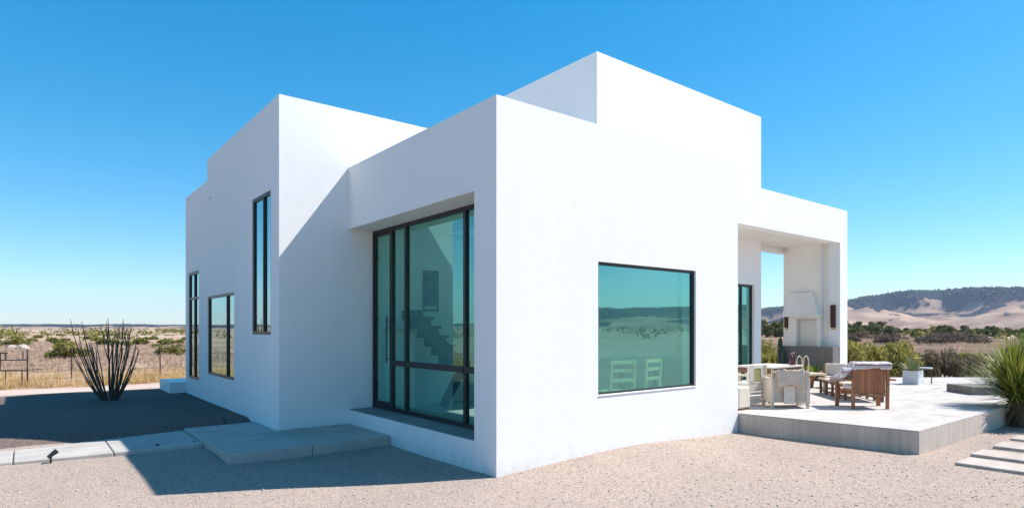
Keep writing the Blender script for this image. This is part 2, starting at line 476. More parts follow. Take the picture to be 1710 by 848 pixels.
def make_hills():
    na = 900; rs = [1350+i*30 for i in range(56)]+[3100+i*120 for i in range(14)]
    V = []; F = []
    for r in rs:
        for k in range(na):
            a = 2*math.pi*k/na
            x, y = CAM.x+r*math.cos(a), CAM.y+r*math.sin(a)
            V.append((x, y, hill_h(x, y)))
    for i in range(len(rs)-1):
        for k in range(na):
            F.append((i*na+k, (i+1)*na+k, (i+1)*na+(k+1) % na, i*na+(k+1) % na))
    o = tag(np_mesh('hills', V, F, M['hill'], smooth=True), kind='structure')
    at = o.data.attributes.new('rel', 'FLOAT', 'POINT')
    at.data.foreach_set('value', [p[2]/ridge(math.degrees(math.atan2(p[1]-CAM.y, p[0]-CAM.x))) for p in V])
make_hills()

# ------------------------------------------------------------------ patio, path, landing
def make_patio():
    poly = [(5.06, .0), (5.376, -2.546), (9.4, -2.55), (13.5, -2.5), (17.8, -2.2), (17.4, -.2), (15.5, 1.3), (14.7, 1.94), (14.1, 2.6), (14.1, 4.6), (5.06, 4.6)]
    side = MB().prism(poly, -.4, .322)
    o = side.build('patio', M['deck_side']); tag(o, kind='structure')
    # finished top, in poured bays with thin joints
    t = MB()
    o2 = MB().prism([(x+(.004 if i in () else 0), y) for i, (x, y) in enumerate(poly)], .324, .336).build('patio_top', M['deck'], o)
    j = MB()
    for x in (7.4, 9.4, 11.5, 13.6): j.box(x-.004, x+.004, -2.48, 2.0, .3365, .3375)
    for y in (-.6, 1.0): j.box(5.4, 15.0 if y > .9 else 17, y-.004, y+.004, .3368, .3378)
    j.build('expansion_joint', M['dark_concrete'], o)
make_patio()
def make_path():
    mb = MB(); x = -2.27; i = 0
    rnd = random.Random(4)
    while x > -30:
        w = 1.07
        yn = lambda q: 4.0+min(.5, .22*(-2.27-q)); zt = lambda q: .10-min(.06, .03*(-2.27-q))
        x0, x1 = x-w+.012, x; e = rnd.uniform(-.012, .012)
        vs = [(q, y, z) for z in (-.2, None) for q, y in ((x0, yn(x0)+e), (x1, yn(x1)+e), (x1, 5.44), (x0, 5.44))]
        vs = [(q, y, zt(q)+e*.4 if z is None else z) for q, y, z in vs]
        mb.add(vs, [(0,3,2,1),(4,5,6,7),(0,1,5,4),(1,2,6,5),(2,3,7,6),(3,0,4,7)])
        x -= w
    tag(mb.build('path', M['paving'], bevel=.012), kind='structure')
    l = MB()
    l.box(-2.27, -1.19, 2.62, 3.99, -.2, .15).box(-2.258, -1.155, 4.0, 5.44, -.2, .13)
    l.box(-1.182, -.004, 2.62, 3.40, -.2, .152).box(-1.182, -.004, 3.408, 4.148, -.2, .149)
    tag(l.build('landing', M['paving'], bevel=.01), kind='structure')
make_path()
slabs = [((5.28, -3.31), .53, .50), ((6.09, -3.30), .52, .56), ((7.04, -3.31), .56, .58), ((7.97, -3.30), .50, .58), ((8.86, -3.28), .5, .55)]
lab = ['pale rectangular stepping stone nearest the camera, in full view', 'second pale stepping stone counted from the camera', 'third pale stepping stone from the camera, cut by the photo edge', 'fourth pale stepping stone, just a sliver below the yucca trunk', 'farthest pale stepping stone, behind the yucca trunk']
for (c, w, d), lb in zip(slabs, lab):
    mb = MB()
    rnd = random.Random(int(c[0]*10))
    q = [(-w/2+rnd.uniform(-.02, .02), -d/2-.25), (w/2, -d/2-.24+rnd.uniform(-.02, .02)), (w/2+rnd.uniform(-.02, .02), d/2), (-w/2, d/2+rnd.uniform(-.02, .02))]
    mb.prism(q, -.05, .045)
    o = mb.build('stepping_stone', M['stone_slab'], bevel=.012); o.location = (c[0], c[1], 0)
    tag(o, lb, 'stepping stone', 'stepping stones in the gravel')

# ------------------------------------------------------------------ the house
house = thing('house', 'white flat-roofed stucco house of stepped cubic blocks with black framed windows', 'house')
S = M['stucco']
T1, T2, T2b, T3 = 4.46, 5.43, 4.97, 6.715
def wall(mb, mat=None, name='wall'): return mb.build(name, mat or S, house)
def win_hole(u, v, r): return r[0] < u < r[1] and r[2] < v < r[3]
FW = (1.695, 3.869, .85, 2.64)
wall(gridwall('y', [0, FW[0], FW[1], 5.04], [-.4, FW[2], FW[3], T1], lambda u, v: not win_hole(u, v, FW), 0, .25))
PO = (.448, 9, .38, 3.42)
wall(gridwall('x', [.25, .448, 4.15], [-.4, .38, 3.42, T1], lambda u, v: not win_hole(u, v, PO), 0, .6))
WA = (4.57, 5.608, 1.645, 4.0); WB = (6.788, 8.935, .755, 2.44); WC = (9.815, 10.928, .55, 3.085)
wall(gridwall('x', [4.15, 4.57, 5.608, 6.788, 8.935, 8.991, 9.815, 10.928, 11.282], [-.4, .55, .755, 1.645, 2.44, 3.085, 4.0, T2b, T2],
              lambda u, v: not (win_hole(u, v, WA) or win_hole(u, v, WB) or win_hole(u, v, WC)) and (v < T2b or u < 8.991), -1.151, -.9))
wall(MB().box(-.9, 3.765, 4.15, 4.4, -.4, T2))
wall(MB().box(-.9, 3.9, 11.03, 11.282, -.4, T2b))
wall(MB().box(-.9, 3.9, 8.75, 8.991, 4.6, T2))
wall(MB().box(3.65, 3.9, 4.4, 11.03, -.4, T2b-.02))
wall(MB().box(3.65, 3.9, 4.4, 8.75, T2b-.02, T2))
wall(MB().box(4.79, 5.04, .25, 3.3, -.4, 4.40))
# tall block + loggia fascia + pier: one continuous front
wall(gridwall('y', [3.765, 5.04, 9.303, 13.421, 13.868], [.335, 4.12, 5.045, T3],
              lambda u, v: (4.12 < v < 5.045 and u > 5.04) or (v > 5.045 and u < 9.303) or (u > 13.421 and v < 5.045) or (4.12 < v < 5.045), 2.0, 2.3))
wall(MB().box(3.765, 4.02, 2.3, 8.6, 4.12, T3))
wall(MB().box(9.05, 9.303, 2.3, 8.6, 4.95, T3))
wall(MB().box(4.02, 9.05, 8.35, 8.6, 4.12, T3))
wall(MB().box(4.02, 9.05, 2.3, 8.35, 6.3, 6.5), name='roof')
rf = wall(gridwall_z([.6, 1.9, 3.55, 3.6, 4.7, 4.79], [.25, .5, 1.9, 2.95, 4.05, 4.15], lambda u, v: not ((1.9 < u < 3.6 and 2.95 < v < 4.05) or (3.55 < u < 4.7 and .5 < v < 1.9)), 3.52, 4.05), name='roof')  # roof holes added out of view to let daylight into the rooms
MB().box(1.88, 3.62, 2.93, 4.07, 4.055, 4.065).build('added_light_pane', M['clear'], rf); MB().box(3.53, 4.72, .48, 1.92, 4.055, 4.065).build('added_light_pane', M['clear'], rf)  # panes over the unseen openings added to brighten the interior
wall(MB().box(-.9, 3.65, 4.4, 8.75, 4.95, 5.1), name='roof')
wall(MB().box(-.9, 3.65, 8.991, 11.03, 4.4, 4.6), name='roof')
wall(MB().box(5.04, 13.868, 2.3, 3.62, 4.12, 4.93), M['warm_plaster'], 'roof')
wall(MB().box(5.04, 13.868, 3.62, 3.92, 4.0, 5.045))                       # header at the back of the loggia
DO = (8.3, 11.29, .36, 2.93)
wall(gridwall('y', [5.04, 8.3, 11.29, 11.60], [-.1, .36, 2.93, 4.12], lambda u, v: not win_hole(u, v, DO), 3.3, 3.55))
wall(MB().box(4.02, 11.60, 8.1, 8.345, -.1, 4.6))
wall(MB().box(11.35, 11.60, 3.55, 8.1, -.1, 4.0))
wall(MB().box(9.31, 11.60, 3.93, 8.1, 4.4, 4.6), name='roof')
# gable-side vent hole
MB().tube([(-1.156, 8.72, 4.55), (-1.148, 8.72, 4.55)], .03, 12).build('vent', M['black_metal'], house)
# fireplace wall with chimney breast, recess, hood, hearth
wall(MB().box(13.421, 13.868, 2.3, 3.62, .335, 4.12), M['warm_plaster'])
fp = gridwall('x', [2.44, 2.535, 3.125, 3.357], [1.236, 2.02, 4.12], lambda u, v: not (2.535 < u < 3.125 and v < 2.02), 13.2, 13.42)
br = fp.build('chimney_breast', M['warm_plaster'], house)
MB().box(13.40, 13.4195, 2.56, 3.10, 1.237, 1.99).build('firebox', M['warm_plaster'], br)
hood = MB()
yb0, yb1, yt0, yt1, zb, zt = 2.40, 3.42, 2.62, 3.31, 2.145, 2.775
hood.add([(12.95, yb0, zb), (12.95, yb1, zb), (13.199, yb1, zb), (13.199, yb0, zb), (13.13, yt0, zt), (13.13, yt1, zt), (13.199, yt1, zt), (13.199, yt0, zt)],
         [(0, 1, 2, 3), (4, 5, 6, 7), (0, 1, 5, 4), (1, 2, 6, 5), (2, 3, 7, 6), (3, 0, 4, 7)])
hood.box(12.935, 13.199, yb0-.012, yb1+.012, zb-.06, zb)
hood.build('fireplace_hood', M['warm_plaster'], house, bevel=.01)
MB().box(13.02, 13.421, 2.02, 3.60, .337, 1.236).build('hearth', M['dark_concrete'], house, bevel=.008)
# end step behind the far corner
MB().box(-1.5, .6, 11.284, 12.7, -.2, .42).build('doorstep', S, house)
# ledge paving in front of the entry glass, floor inside
MB().box(.012, .436, .452, 4.146, .3805, .39).build('ledge_tile', M['tile'], house)
MB().box(.6, 4.79, .25, 4.15, -.1, .36).build('floor', M['floor_in'], house)
MB().box(-.9, 3.65, 4.4, 11.03, -.1, .36).build('floor', M['floor_in'], house)
MB().box(5.04, 11.35, 3.55, 8.1, -.1, .358).build('floor', M['floor_in'], house)

def frame_rect(axis, r, t0, t1, w, extra=()):
    """black frame bars in rectangle r=(u0,u1,v0,v1); extra = further bars"""
    u0, u1, v0, v1 = r; mb = MB()
    bars = [(u0, u0+w, v0, v1), (u1-w, u1, v0, v1), (u0+w, u1-w, v0, v0+w), (u0+w, u1-w, v1-w, v1)] + list(extra)
    for a, b, c, d in bars:
        mb.box(t0, t1, a, b, c, d) if axis == 'x' else mb.box(a, b, t0, t1, c, d)
    return mb
def pane(axis, r, t, mat, parent, name='pane'):
    u0, u1, v0, v1 = r
    mb = MB()
    e = .003
    mb.box(t-e, t+e, u0, u1, v0, v1) if axis == 'x' else mb.box(u0, u1, t-e, t+e, v0, v1)
    return mb.build(name, mat, parent)
def window(axis, r, t, w, divs, mat, depth=.06, hd=()):
    u0, u1, v0, v1 = r
    r = (u0+.003, u1-.003, v0+.003, v1-.003)
    f = frame_rect(axis, r, t, t+depth, w).build('window', M['black_metal'], house)
    us = [r[0]+w] + [x for d in divs for x in (d-w*.45, d+w*.45)] + [r[1]-w]
    vs = [r[2]+w] + [x for d in hd for x in (d-w*.45, d+w*.45)] + [r[3]-w]
    for d in divs:
        mb = MB(); a, b, c, e = d-w*.45, d+w*.45, r[2]+w, r[3]-w
        (mb.box(t-.004, t+depth-.01, a, b, c, e) if axis == 'x' else mb.box(a, b, t-.004, t+depth-.01, c, e)).build('mullion', M['black_metal'], f)
    for d in hd:
        mb = MB(); a, b, c, e = r[0]+w, r[1]-w, d-w*.45, d+w*.45
        (mb.box(t-.002, t+depth-.012, a, b, c, e) if axis == 'x' else mb.box(a, b, t-.002, t+depth-.012, c, e)).build('transom', M['black_metal'], f)
    for i in range(0, len(us), 2):
        for j in range(0, len(vs), 2):
            pane(axis, (us[i], us[i+1], vs[j], vs[j+1]), t+depth*.5, mat, f)
    return f
window('x', WA, -1.138, .05, [5.0], M['pane_mirror'])
window('x', WB, -1.138, .045, [7.38], M['pane_mirror'])
window('x', WC, -1.138, .06, [10.35], M['pane_mirror'], hd=[2.46])
window('y', FW, .03, .035, [], M['pane'])
window('y', DO, 3.38, .06, [9.8, 10.75], M['pane'])
MB().box(FW[0], FW[1], -.012, .03, FW[2]-.001, FW[2]+.012).build('window_sill', S, house)
# entry glazing (x = .516)
gw = MB()
bars = [(4.09, 4.148, .392, 3.418), (3.43, 3.50, .392, 3.36), (2.95, 3.015, .392, 3.36), (1.285, 1.345, .392, 3.36), (.452, .50, .392, 3.36), (.452, 4.09, 3.36, 3.418),
        (.50, 1.285, .392, .45), (1.345, 2.95, .392, .45), (3.015, 3.43, .392, .45)]
for a, b, c, d in bars: gw.box(.438, .502, a, b, c, d)
gl = gw.build('glass_wall', M['black_metal'], house)
tr = MB()
for a, b in ((.50, 1.285), (1.345, 2.95), (3.015, 3.43)): tr.box(.43, .505, a, b, 1.14, 1.225)
tr.build('transom', M['black_metal'], gl)
for a, b in ((.50, 1.285), (1.345, 2.95), (3.015, 3.43)):
    pane('x', (a, b, .45, 1.14), .47, M['pane_clear'], gl); pane('x', (a, b, 1.225, 3.36), .47, M['pane_clear'], gl)
dr = frame_rect('x', (3.505, 4.085, .395, 3.355), .45, .495, .035, [(3.54, 4.05, .43, .52)]).build('glass_door', M['black_metal'], house)
pane('x', (3.54, 4.05, .52, 3.32), .47, M['pane_clear'], dr)
h = MB(); h.tube([(.41, 3.57, 1.18), (.41, 3.57, 1.95)], .012, 8).bar((.41, 3.57, 1.25), (.45, 3.57, 1.25), .015, .015).bar((.41, 3.57, 1.88), (.45, 3.57, 1.88), .015, .015)
h.build('handle', M['black_metal'], dr)
for z in (.8, 1.9, 2.95): MB().tube([(.435, 4.075, z-.05), (.435, 4.075, z+.05)], .014, 8).build('hinge', M['black_metal'], dr)

# wall lamps on the fireplace wall
def wall_lamp(y, label):
    t = thing('wall_lamp', label, 'wall lamp', (13.421, y, 2.08), 0, 'wall lamps beside the fireplace')
    MB().box(-.09, -.012, -.06, .06, -.31, .32).build('shade', M['copper'], t, bevel=.006)
    MB().box(-.012, 0, -.05, .05, -.2, .2).build('backplate', M['copper'], t)
    MB().box(-.085, -.02, -.05, .03, -.365, -.312).build('lens', M['amber'], t)
wall_lamp(2.17, 'tall dark copper wall lamp right of the fireplace hood')
wall_lamp(3.50, 'tall dark copper wall lamp left of the fireplace hood, nearer the open gap')

# ------------------------------------------------------------------ inside, seen through the glass
t = thing('picture', 'black framed dark picture on the white wall behind the entry glass', 'picture', (1.59, 4.147, 2.44))
frame_rect('y', (-.16, .16, -.37, .37), -.03, 0, .025).build('frame', M['black_metal'], t)
MB().box(-.135, .135, -.012, -.002, -.345, .345).build('mat_board', M['picture_mat'], t)
MB().box(-.125, .125, -.016, -.0125, -.28, .335).build('print', M['art'], t)
t = thing('staircase', 'dark open staircase zigzagging up behind the entry glass', 'staircase', (0, 3.7, 0))
mb = MB()
n = 6
for i in range(n):
    x0 = .95+i*.15; z0 = 1.95-i*.16
    mb.box(x0, x0+.24, -.35, .35, z0-.05, z0)
    mb.box(x0+.0, x0+.03, -.35, .35, z0-.05, z0+.11)
mb.build('tread', M['black_metal'], t)
mb = MB(); mb.bar((.9, -.36, 1.86), (1.86, -.36, .98), .05, .22); mb.bar((1.80, -.36, 1.10), (1.36, -.36, .40), .05, .16)
mb.build('stringer', M['black_metal'], t)
mb = MB(); mb.tube([(.92, -.38, 2.75), (1.0, -.38, 2.68), (1.9, -.38, 1.85)], .018)
for k in range(4): mb.tube([(1.0+k*.28, -.38, 1.82-k*.25), (1.0+k*.28, -.38, 2.68-k*.26)], .012)
t = thing('cabinet', 'pale tall cabinet with a wooden top left of the staircase behind the glass', 'cabinet', (.84, 4.0, .36))
MB().box(-.20, .20, -.25, .14, 0, 1.32).build('body', M['picture_mat'], t)
MB().box(-.22, .22, -.27, .14, 1.32, 1.37).build('top', M['pale_wood'], t)

def dining_chair_in(x, y, rz, label):
    t = thing('dining_chair', label, 'dining chair', (x, y, .36), rz, 'chairs inside the front room')
    for sx in (-.2, .2):
        MB().bar((sx, -.2, 0), (sx, -.25, .92), .035, .035).build('leg', M['pale_wood'], t)
        MB().bar((sx, .2, 0), (sx, .2, .44), .035, .035).build('leg', M['pale_wood'], t)
    MB().box(-.23, .23, -.22, .23, .44, .475).build('seat', M['pale_wood'], t)
    b = MB()
    for z in (.62, .76, .88): b.box(-.2, .2, -.252, -.232, z, z+.05)
    b.build('backrest', M['pale_wood'], t)
dining_chair_in(2.50, .46, R(-14), 'pale wooden chair inside, at the left end of the table behind the front window')
dining_chair_in(3.08, .46, R(8), 'pale wooden chair inside, at the near side of the table behind the front window')
t = thing('dining_table', 'pale wooden dining table inside the front window', 'dining table', (3.15, 1.15, .36))
MB().box(-.8, .8, -.45, .45, .72, .76).build('tabletop', M['pale_wood'], t)
for sx in (-.72, .72):
    for sy in (-.38, .38): MB().box(sx-.03, sx+.03, sy-.03, sy+.03, 0, .72).build('leg', M['pale_wood'], t)
t = thing('armchair', 'pale upholstered armchair inside, at the right end of the front window', 'armchair', (4.22, .72, .36), R(100))
MB().box(-.28, .28, -.26, .26, .16, .42).build('seat', M['sage_fabric'], t, bevel=.04)
MB().box(-.28, .28, -.34, -.2, .16, .92).build('backrest', M['sage_fabric'], t, bevel=.04)
for sx in (-.25, .25):
    for sy in (-.28, .22): MB().bar((sx, sy, 0), (sx*.95, sy, .18), .035, .035).build('leg', M['pale_wood'], t)
t = thing('curtain', 'pale green curtain hanging inside the front window at its right', 'curtain', (4.62, 1.3, .4))
V = []; F = []
for k in range(31):
    yy = -.95+k*.0183; xx = .035*math.sin(k*1.05)
    V += [(xx, yy, 0), (xx, yy, 2.9)]
    if k: F.append((2*k-2, 2*k, 2*k+1, 2*k-1))
np_mesh('drape', V, F, M['curtain'], t, True)
MB().tube([(0, -.6, 2.93), (0, .6, 2.93)], .015).build('rod', M['black_metal'], t)

# ------------------------------------------------------------------ vegetation builders
def rot_rand(rng, n):
    q = rng.normal(size=(n, 4)); q /= np.linalg.norm(q, axis=1)[:, None]
    return q
def leaf_cards(rng, C, size, up=0.0, aspect=.5):
    """one diamond quad per centre, random facing; up>0 leans the long axis upward"""
    n = len(C)
    d = rng.normal(size=(n, 3)); d[:, 2] += up; d /= np.linalg.norm(d, axis=1)[:, None]
    e = rng.normal(size=(n, 3)); e -= (e*d).sum(1)[:, None]*d; e /= np.linalg.norm(e, axis=1)[:, None]
    s = size*rng.uniform(.6, 1.4, size=(n, 1))
    V = np.stack([C-d*s, C+e*s*aspect, C+d*s, C-e*s*aspect], 1).reshape(-1, 3)
    return V, np.arange(4*n).reshape(-1, 4)
def clump_points(rng, centres, radii, n, shell=.55):
    k = rng.integers(0, len(centres), n)
    d = rng.normal(size=(n, 3)); d /= np.linalg.norm(d, axis=1)[:, None]
    r = rng.uniform(shell, 1, size=(n, 1))
    return centres[k]+d*r*radii[k]
def blades(rng, base, length, width, lean, mat_bend=.3, n_seg=3):
    """tapered grass/yucca blades: base (n,3), out direction random; returns V,F (quads)"""
    n = len(base)
    a = rng.uniform(0, 2*math.pi, n); ln = lean
    d = np.stack([np.cos(a)*np.sin(ln), np.sin(a)*np.sin(ln), np.cos(ln)], 1)
    side = np.stack([-np.sin(a), np.cos(a), np.zeros(n)], 1)
    out = np.stack([np.cos(a), np.sin(a), np.zeros(n)], 1)
    rows = []
    for i in range(n_seg+1):
        t = i/n_seg
        c = base+d*length[:, None]*t+out*(mat_bend*length[:, None]*t*t*.5)-np.array([0, 0, 1])*(mat_bend*length[:, None]*t*t*.35)
        w = width[:, None]*(1-t*.97)*.5
        rows += [c-side*w, c+side*w]
    V = np.stack(rows, 1)
    k = 2*(n_seg+1)
    V = V.reshape(-1, 3); F = []
    b = np.arange(n)*k
    for i in range(n_seg): F.append(np.stack([b+2*i, b+2*i+1, b+2*i+3, b+2*i+2], 1))
    return V, np.concatenate(F)

def merge(parts):
    Vs = []; Fs = []; o = 0
    for V, F in parts: Vs.append(V); Fs.append(F+o); o += len(V)
    return np.concatenate(Vs), np.concatenate(Fs)

# ocotillo in the shaded bed
def make_ocotillo():
    t = thing('ocotillo', 'tall bare ocotillo of dark thorny canes fanning out of the shaded gravel', 'ocotillo', (-2.78, 10.58, .13))
    rnd = random.Random(11)
    cx = Vector((.7834, -.6215, 0))     # across the view
    cd = Vector((.6215, .7834, 0))
    N = 37
    for i in range(N):
        u = -1+2*i/(N-1)+rnd.uniform(-.05, .05)
        dd = rnd.uniform(-.95, .95)*(1-.4*abs(u))
        L = (1.78-.40*abs(u)**1.5)*rnd.uniform(.72, 1.08)
        if i in (9, 12): L = 1.92
        pts = []; rs = []
        b = cx*(u*.12)+cd*(dd*.13)
        ph = rnd.uniform(0, 6.28)
        wob = rnd.uniform(.008, .022)
        m = 11
        for k in range(m+1):
            s = k/m
            sp = (s**.85)*.74*L*.62+.06*math.sin(s*3)
            p = b+cx*(u*sp*.90)+cd*(dd*sp*.8)+Vector((0, 0, L*s*(1-.10*abs(u)*s)))
            p += Vector((math.sin(ph+s*9), math.cos(ph*2+s*8), 0))*wob*s
            pts.append(p); rs.append((.010*(1-s)**.7+.0056)*(1+.15*math.sin(k*2.1)))
        mb = MB(); mb.tube(pts, rs, 6)
        for k in range(1, m):           # thorn and leaf stubs
            for q in range(5):
                s = rnd.random(); p = pts[k].lerp(pts[k+1], s)
                d = Vector((rnd.uniform(-1, 1), rnd.uniform(-1, 1), rnd.uniform(-.1, .9))).normalized()
                e = d.cross(Vector((0, 0, 1)))*.006
                mb.add([p-e, p+e, p+d*rnd.uniform(.022, .04)], [(0, 1, 2)])
        mb.build('cane', M['ocotillo'], t, fix=False)
        if rnd.random() < .22 and abs(u) < .8:
            k = rnd.randint(5, 8); p0 = pts[k]
            q = p0+cx*rnd.uniform(-.22, .22)+Vector((0, 0, rnd.uniform(.35, .55)))
            MB().tube([p0, p0.lerp(q, .5)+Vector((0, 0, -.02)), q], [.012, .010, .006], 5).build('cane', M['ocotillo'], t, fix=False)
make_ocotillo()

# big yucca at the patio corner
def make_yucca():
    t = thing('yucca', 'big spiky green yucca on a shaggy trunk at the patio corner', 'yucca', (9.66, -2.70, 0))
    rng = np.random.default_rng(3)
    def spikes(n, z, l0, l1, e0, e1, w, seed):
        r = np.random.default_rng(seed)
        base = np.stack([r.normal(0, .05, n), r.normal(0, .05, n), z+r.uniform(-.12, .14, n)], 1)
        lean = R(90)-r.uniform(e0, e1, n)
        return blades(r, base, r.uniform(l0, l1, n), np.full(n, w)*r.uniform(.8, 1.2, n), lean, .02, 3)
    V, F = merge([spikes(760, .58, .86, 1.08, R(12), R(86), .052, 1), spikes(240, .54, .78, 1.0, R(-14), R(20), .042, 2)])
    np_mesh('crown', V, F, M['yucca_leaf'], t)
    r = np.random.default_rng(8); n = 170
    base = np.stack([r.normal(0, .05, n), r.normal(0, .05, n), r.uniform(.2, .55, n)], 1)
    V, F = blades(r, base, r.uniform(.30, .55, n), np.full(n, .035), r.uniform(R(125), R(172), n), .02, 3)
    V[:, 2] = np.maximum(V[:, 2], .0)
    np_mesh('dead_leaf_skirt', V, F, M['dead_leaf'], t)
    MB().tube([(0, 0, -.1), (.01, 0, .2), (0, .01, .42), (0, 0, .6)], [.15, .125, .11, .09], 12).build('trunk', M['bark'], t)
make_yucca()

# agave in the white cube planter
t = thing('planter', 'white cube planter with an agave near the far edge of the patio', 'planter', (13.42, .22, .337), R(0))
mb = MB(); s = .175
mb.box(-s, s, -s, s, 0, .05)
for a in range(4):
    m = Matrix.Rotation(a*math.pi/2, 4, 'Z'); mb.box(-s, s-.03, -s, -s+.03, .05, .34, m)
mb.build('pot', M['white_pot'], t)
MB().box(-s+.03, s-.03, -s+.03, s-.03, .05, .31).build('soil', M['soil'], t)
r = np.random.default_rng(5); n = 60
V, F = blades(r, np.stack([r.normal(0, .02, n), r.normal(0, .02, n), np.full(n, .30)], 1), r.uniform(.32, .52, n), np.full(n, .05), R(90)-r.uniform(R(12), R(80), n), .12, 3)
np_mesh('agave', V, F, M['agave'], t)
t = thing('stool', 'small pale folding stool just behind the white cube planter', 'stool', (13.85, .06, .337), R(20))
MB().box(-.1, .1, -.14, .14, .38, .41).build('seat', M['white_fabric'], t, bevel=.006)
for sx in (-.08, .08):
    for sy in (-.11, .11): MB().bar((sx, sy, 0), (-sx*.6, sy, .385), .02, .02).build('leg', M['teak_dark'], t)

# low concrete block on the patio
o = MB().box(-.75, .55, -.42, .42, 0, .17).build('concrete_block', M['dark_concrete'], bevel=.01)
o.location = (12.32, -1.72, .337); o.rotation_euler = (0, 0, R(-40))
tag(o, 'low grey concrete block on the patio left of the yucca', 'concrete block')

# hearth plants
def bowl_plant(x, y, h, seed, label, mat='lush'):
    t = thing('potted_plant', label, 'potted plant', (x, y, .337), 0, 'plants in front of the hearth')
    MB().lathe([(.10, 0), (.15, .06), (.17, .15), (.155, .16), (.145, .13), (.0, .12)], n=18).build('pot', M['bark'], t, True)
    r = np.random.default_rng(seed); n = 70
    V, F = blades(r, np.stack([r.normal(0, .03, n), r.normal(0, .03, n), np.full(n, .12)], 1), r.uniform(h*.6, h, n), np.full(n, .035), R(90)-r.uniform(R(15), R(82), n), .1, 3)
    np_mesh('leaves', V, F, M[mat], t)
bowl_plant(12.72, 2.62, .42, 1, 'bushy green potted plant in front of the hearth, leftmost of three', 'creosote')
bowl_plant(12.70, 2.33, .45, 2, 'bright green spiky potted plant in the middle before the hearth')
bowl_plant(12.70, 2.07, .48, 6, 'bright green spiky potted plant at the right end of the hearth')
t = thing('cactus', 'dark column cactus standing at the left end of the hearth', 'cactus', (12.85, 3.42, .337))
mb = MB()
for dx, dy, h_, r_ in ((0, 0, 1.15, .07), (.12, .05, .75, .055), (-.06, -.12, .9, .06)):
    mb.tube([(dx*.6, dy*.6, .1), (dx, dy, .3), (dx, dy, h_*.8), (dx, dy, h_-.05), (dx, dy, h_)], [r_*.8, r_, r_, r_*.75, r_*.1], 10)
mb.build('stems', M['cactus'], t, True)
MB().lathe([(.14, 0), (.19, .1), (.2, .22), (.18, .22), (.17, .16), (0, .16)], n=18).build('pot', M['bark'], t, True)
t = thing('potted_plant', 'yellow green plant in an orange terracotta pot behind the dining set', 'potted plant', (10.54, 1.46, .337))
MB().lathe([(.085, 0), (.11, .2), (.13, .26), (.135, .30), (.115, .30), (.1, .24), (0, .23)], n=18).build('pot', M['terracotta'], t, True)
r = np.random.default_rng(9)
C = clump_points(r, np.array([(0, 0, .36), (.05, .02, .44), (-.05, -.02, .42)]), np.full((3, 1), .10), 170, .2)
V, F = leaf_cards(r, C, .035, .4); np_mesh('leaves', V, F, M['lime'], t)

# ------------------------------------------------------------------ patio furniture
FWD = math.atan2(.7834, .6215)-math.pi/2        # local +y looks away from the camera
def teak_chair(x, y, rz, label, cushion=None):
    t = thing('wooden_armchair', label, 'armchair', (x, y, .337), rz, 'teak lounge chairs')
    W = .285
    for s_ in (-1, 1):
        MB().bar((s_*W, 0, 0), (s_*W, -.02, .74), .05, .045).build('leg', M['teak'], t, bevel=.004)
        MB().box(s_*(W+.075)-.03, s_*(W+.075)+.03, .46, .51, 0, .50).build('leg', M['teak'], t, bevel=.004)
        MB().box(s_*(W+.075)-.05, s_*(W+.075)+.05, -.05, .56, .50, .53).build('armrest', M['teak'], t, bevel=.006)
    b = MB()
    k = 13
    for i in range(k):
        xx = -W+.05+(2*W-.10)*i/(k-1)
        b.bar((xx, .012, .26), (xx, -.008, .70), .033, .016)
    b.bar((-W+.02, .0, .24), (W-.02, .0, .24), .05, .03).bar((-W, -.02, .73), (W, -.02, .73), .06, .036)
    b.build('backrest', M['teak'], t)
    sb = MB()
    for i in range(7): sb.box(-W, W, .04+i*.068, .095+i*.068, .285, .31)
    sb.box(-W, W, .50, .525, .21, .31)
    sb.build('seat', M['teak'], t)
    MB().box(-W+.02, W-.02, .035, .50, .312, .40).build('seat_cushion', M[cushion or 'white_fabric'], t, bevel=.03, seg=3)
    if cushion: MB().box(-W+.01, W-.01, .03, .14, .40, .80).build('back_cushion', M[cushion], t, bevel=.035, seg=3)
    return t
teak_chair(7.351, -1.145, FWD-R(6), 'slat-backed teak armchair turned away from the camera under a striped blanket')
teak_chair(10.95, 1.02, FWD+R(150), 'teak armchair with beige cushions beyond the low slatted table', 'linen_pale').scale = (.85, .85, .72)

# striped blanket over the teak chair
def make_blanket():
    nu, nv = 40, 34; V = []; F = []
    prof = [(-.05, .70), (-.06, .745), (-.055, .80), (.0, .815), (.08, .825), (.18, .82), (.28, .78), (.36, .70), (.42, .56), (.46, .45)]
    def P(u, v):
        s = v*(len(prof)-1); i = min(int(s), len(prof)-2); f = s-i
        y = prof[i][0]*(1-f)+prof[i+1][0]*f; z = prof[i][1]*(1-f)+prof[i+1][1]*f
        x = -.47+.81*u
        # left part slides down over the arm
        if u < .28:
            k = (.28-u)/.28
            z = z*(1-k)+min(z, .56)*k - .03*k
            x -= .03*k; y += .02*k
        z = z if v > .12 else max(z, .72-.10*math.sin(u*5)**2*.4)
        w = mn.noise(Vector((u*5, v*4, 2)))*.012+mn.noise(Vector((u*13, v*9, 7)))*.008
        return (x, y+w*.6, z+w)
    for i in range(nu+1):
        for j in range(nv+1): V.append(P(i/nu, j/nv))
    for i in range(nu):
        for j in range(nv):
            a = i*(nv+1)+j; F.append((a, a+nv+1, a+nv+2, a+1))
    o = np_mesh('blanket', V, F, M['blanket'], smooth=True)
    m = o.modifiers.new('thick', 'SOLIDIFY'); m.thickness = .012
    o.location = (7.351, -1.145, .337); o.rotation_euler = (0, 0, FWD-R(6))
    tag(o, 'white blanket with red stripes draped over the slat-backed armchair', 'blanket')
make_blanket()
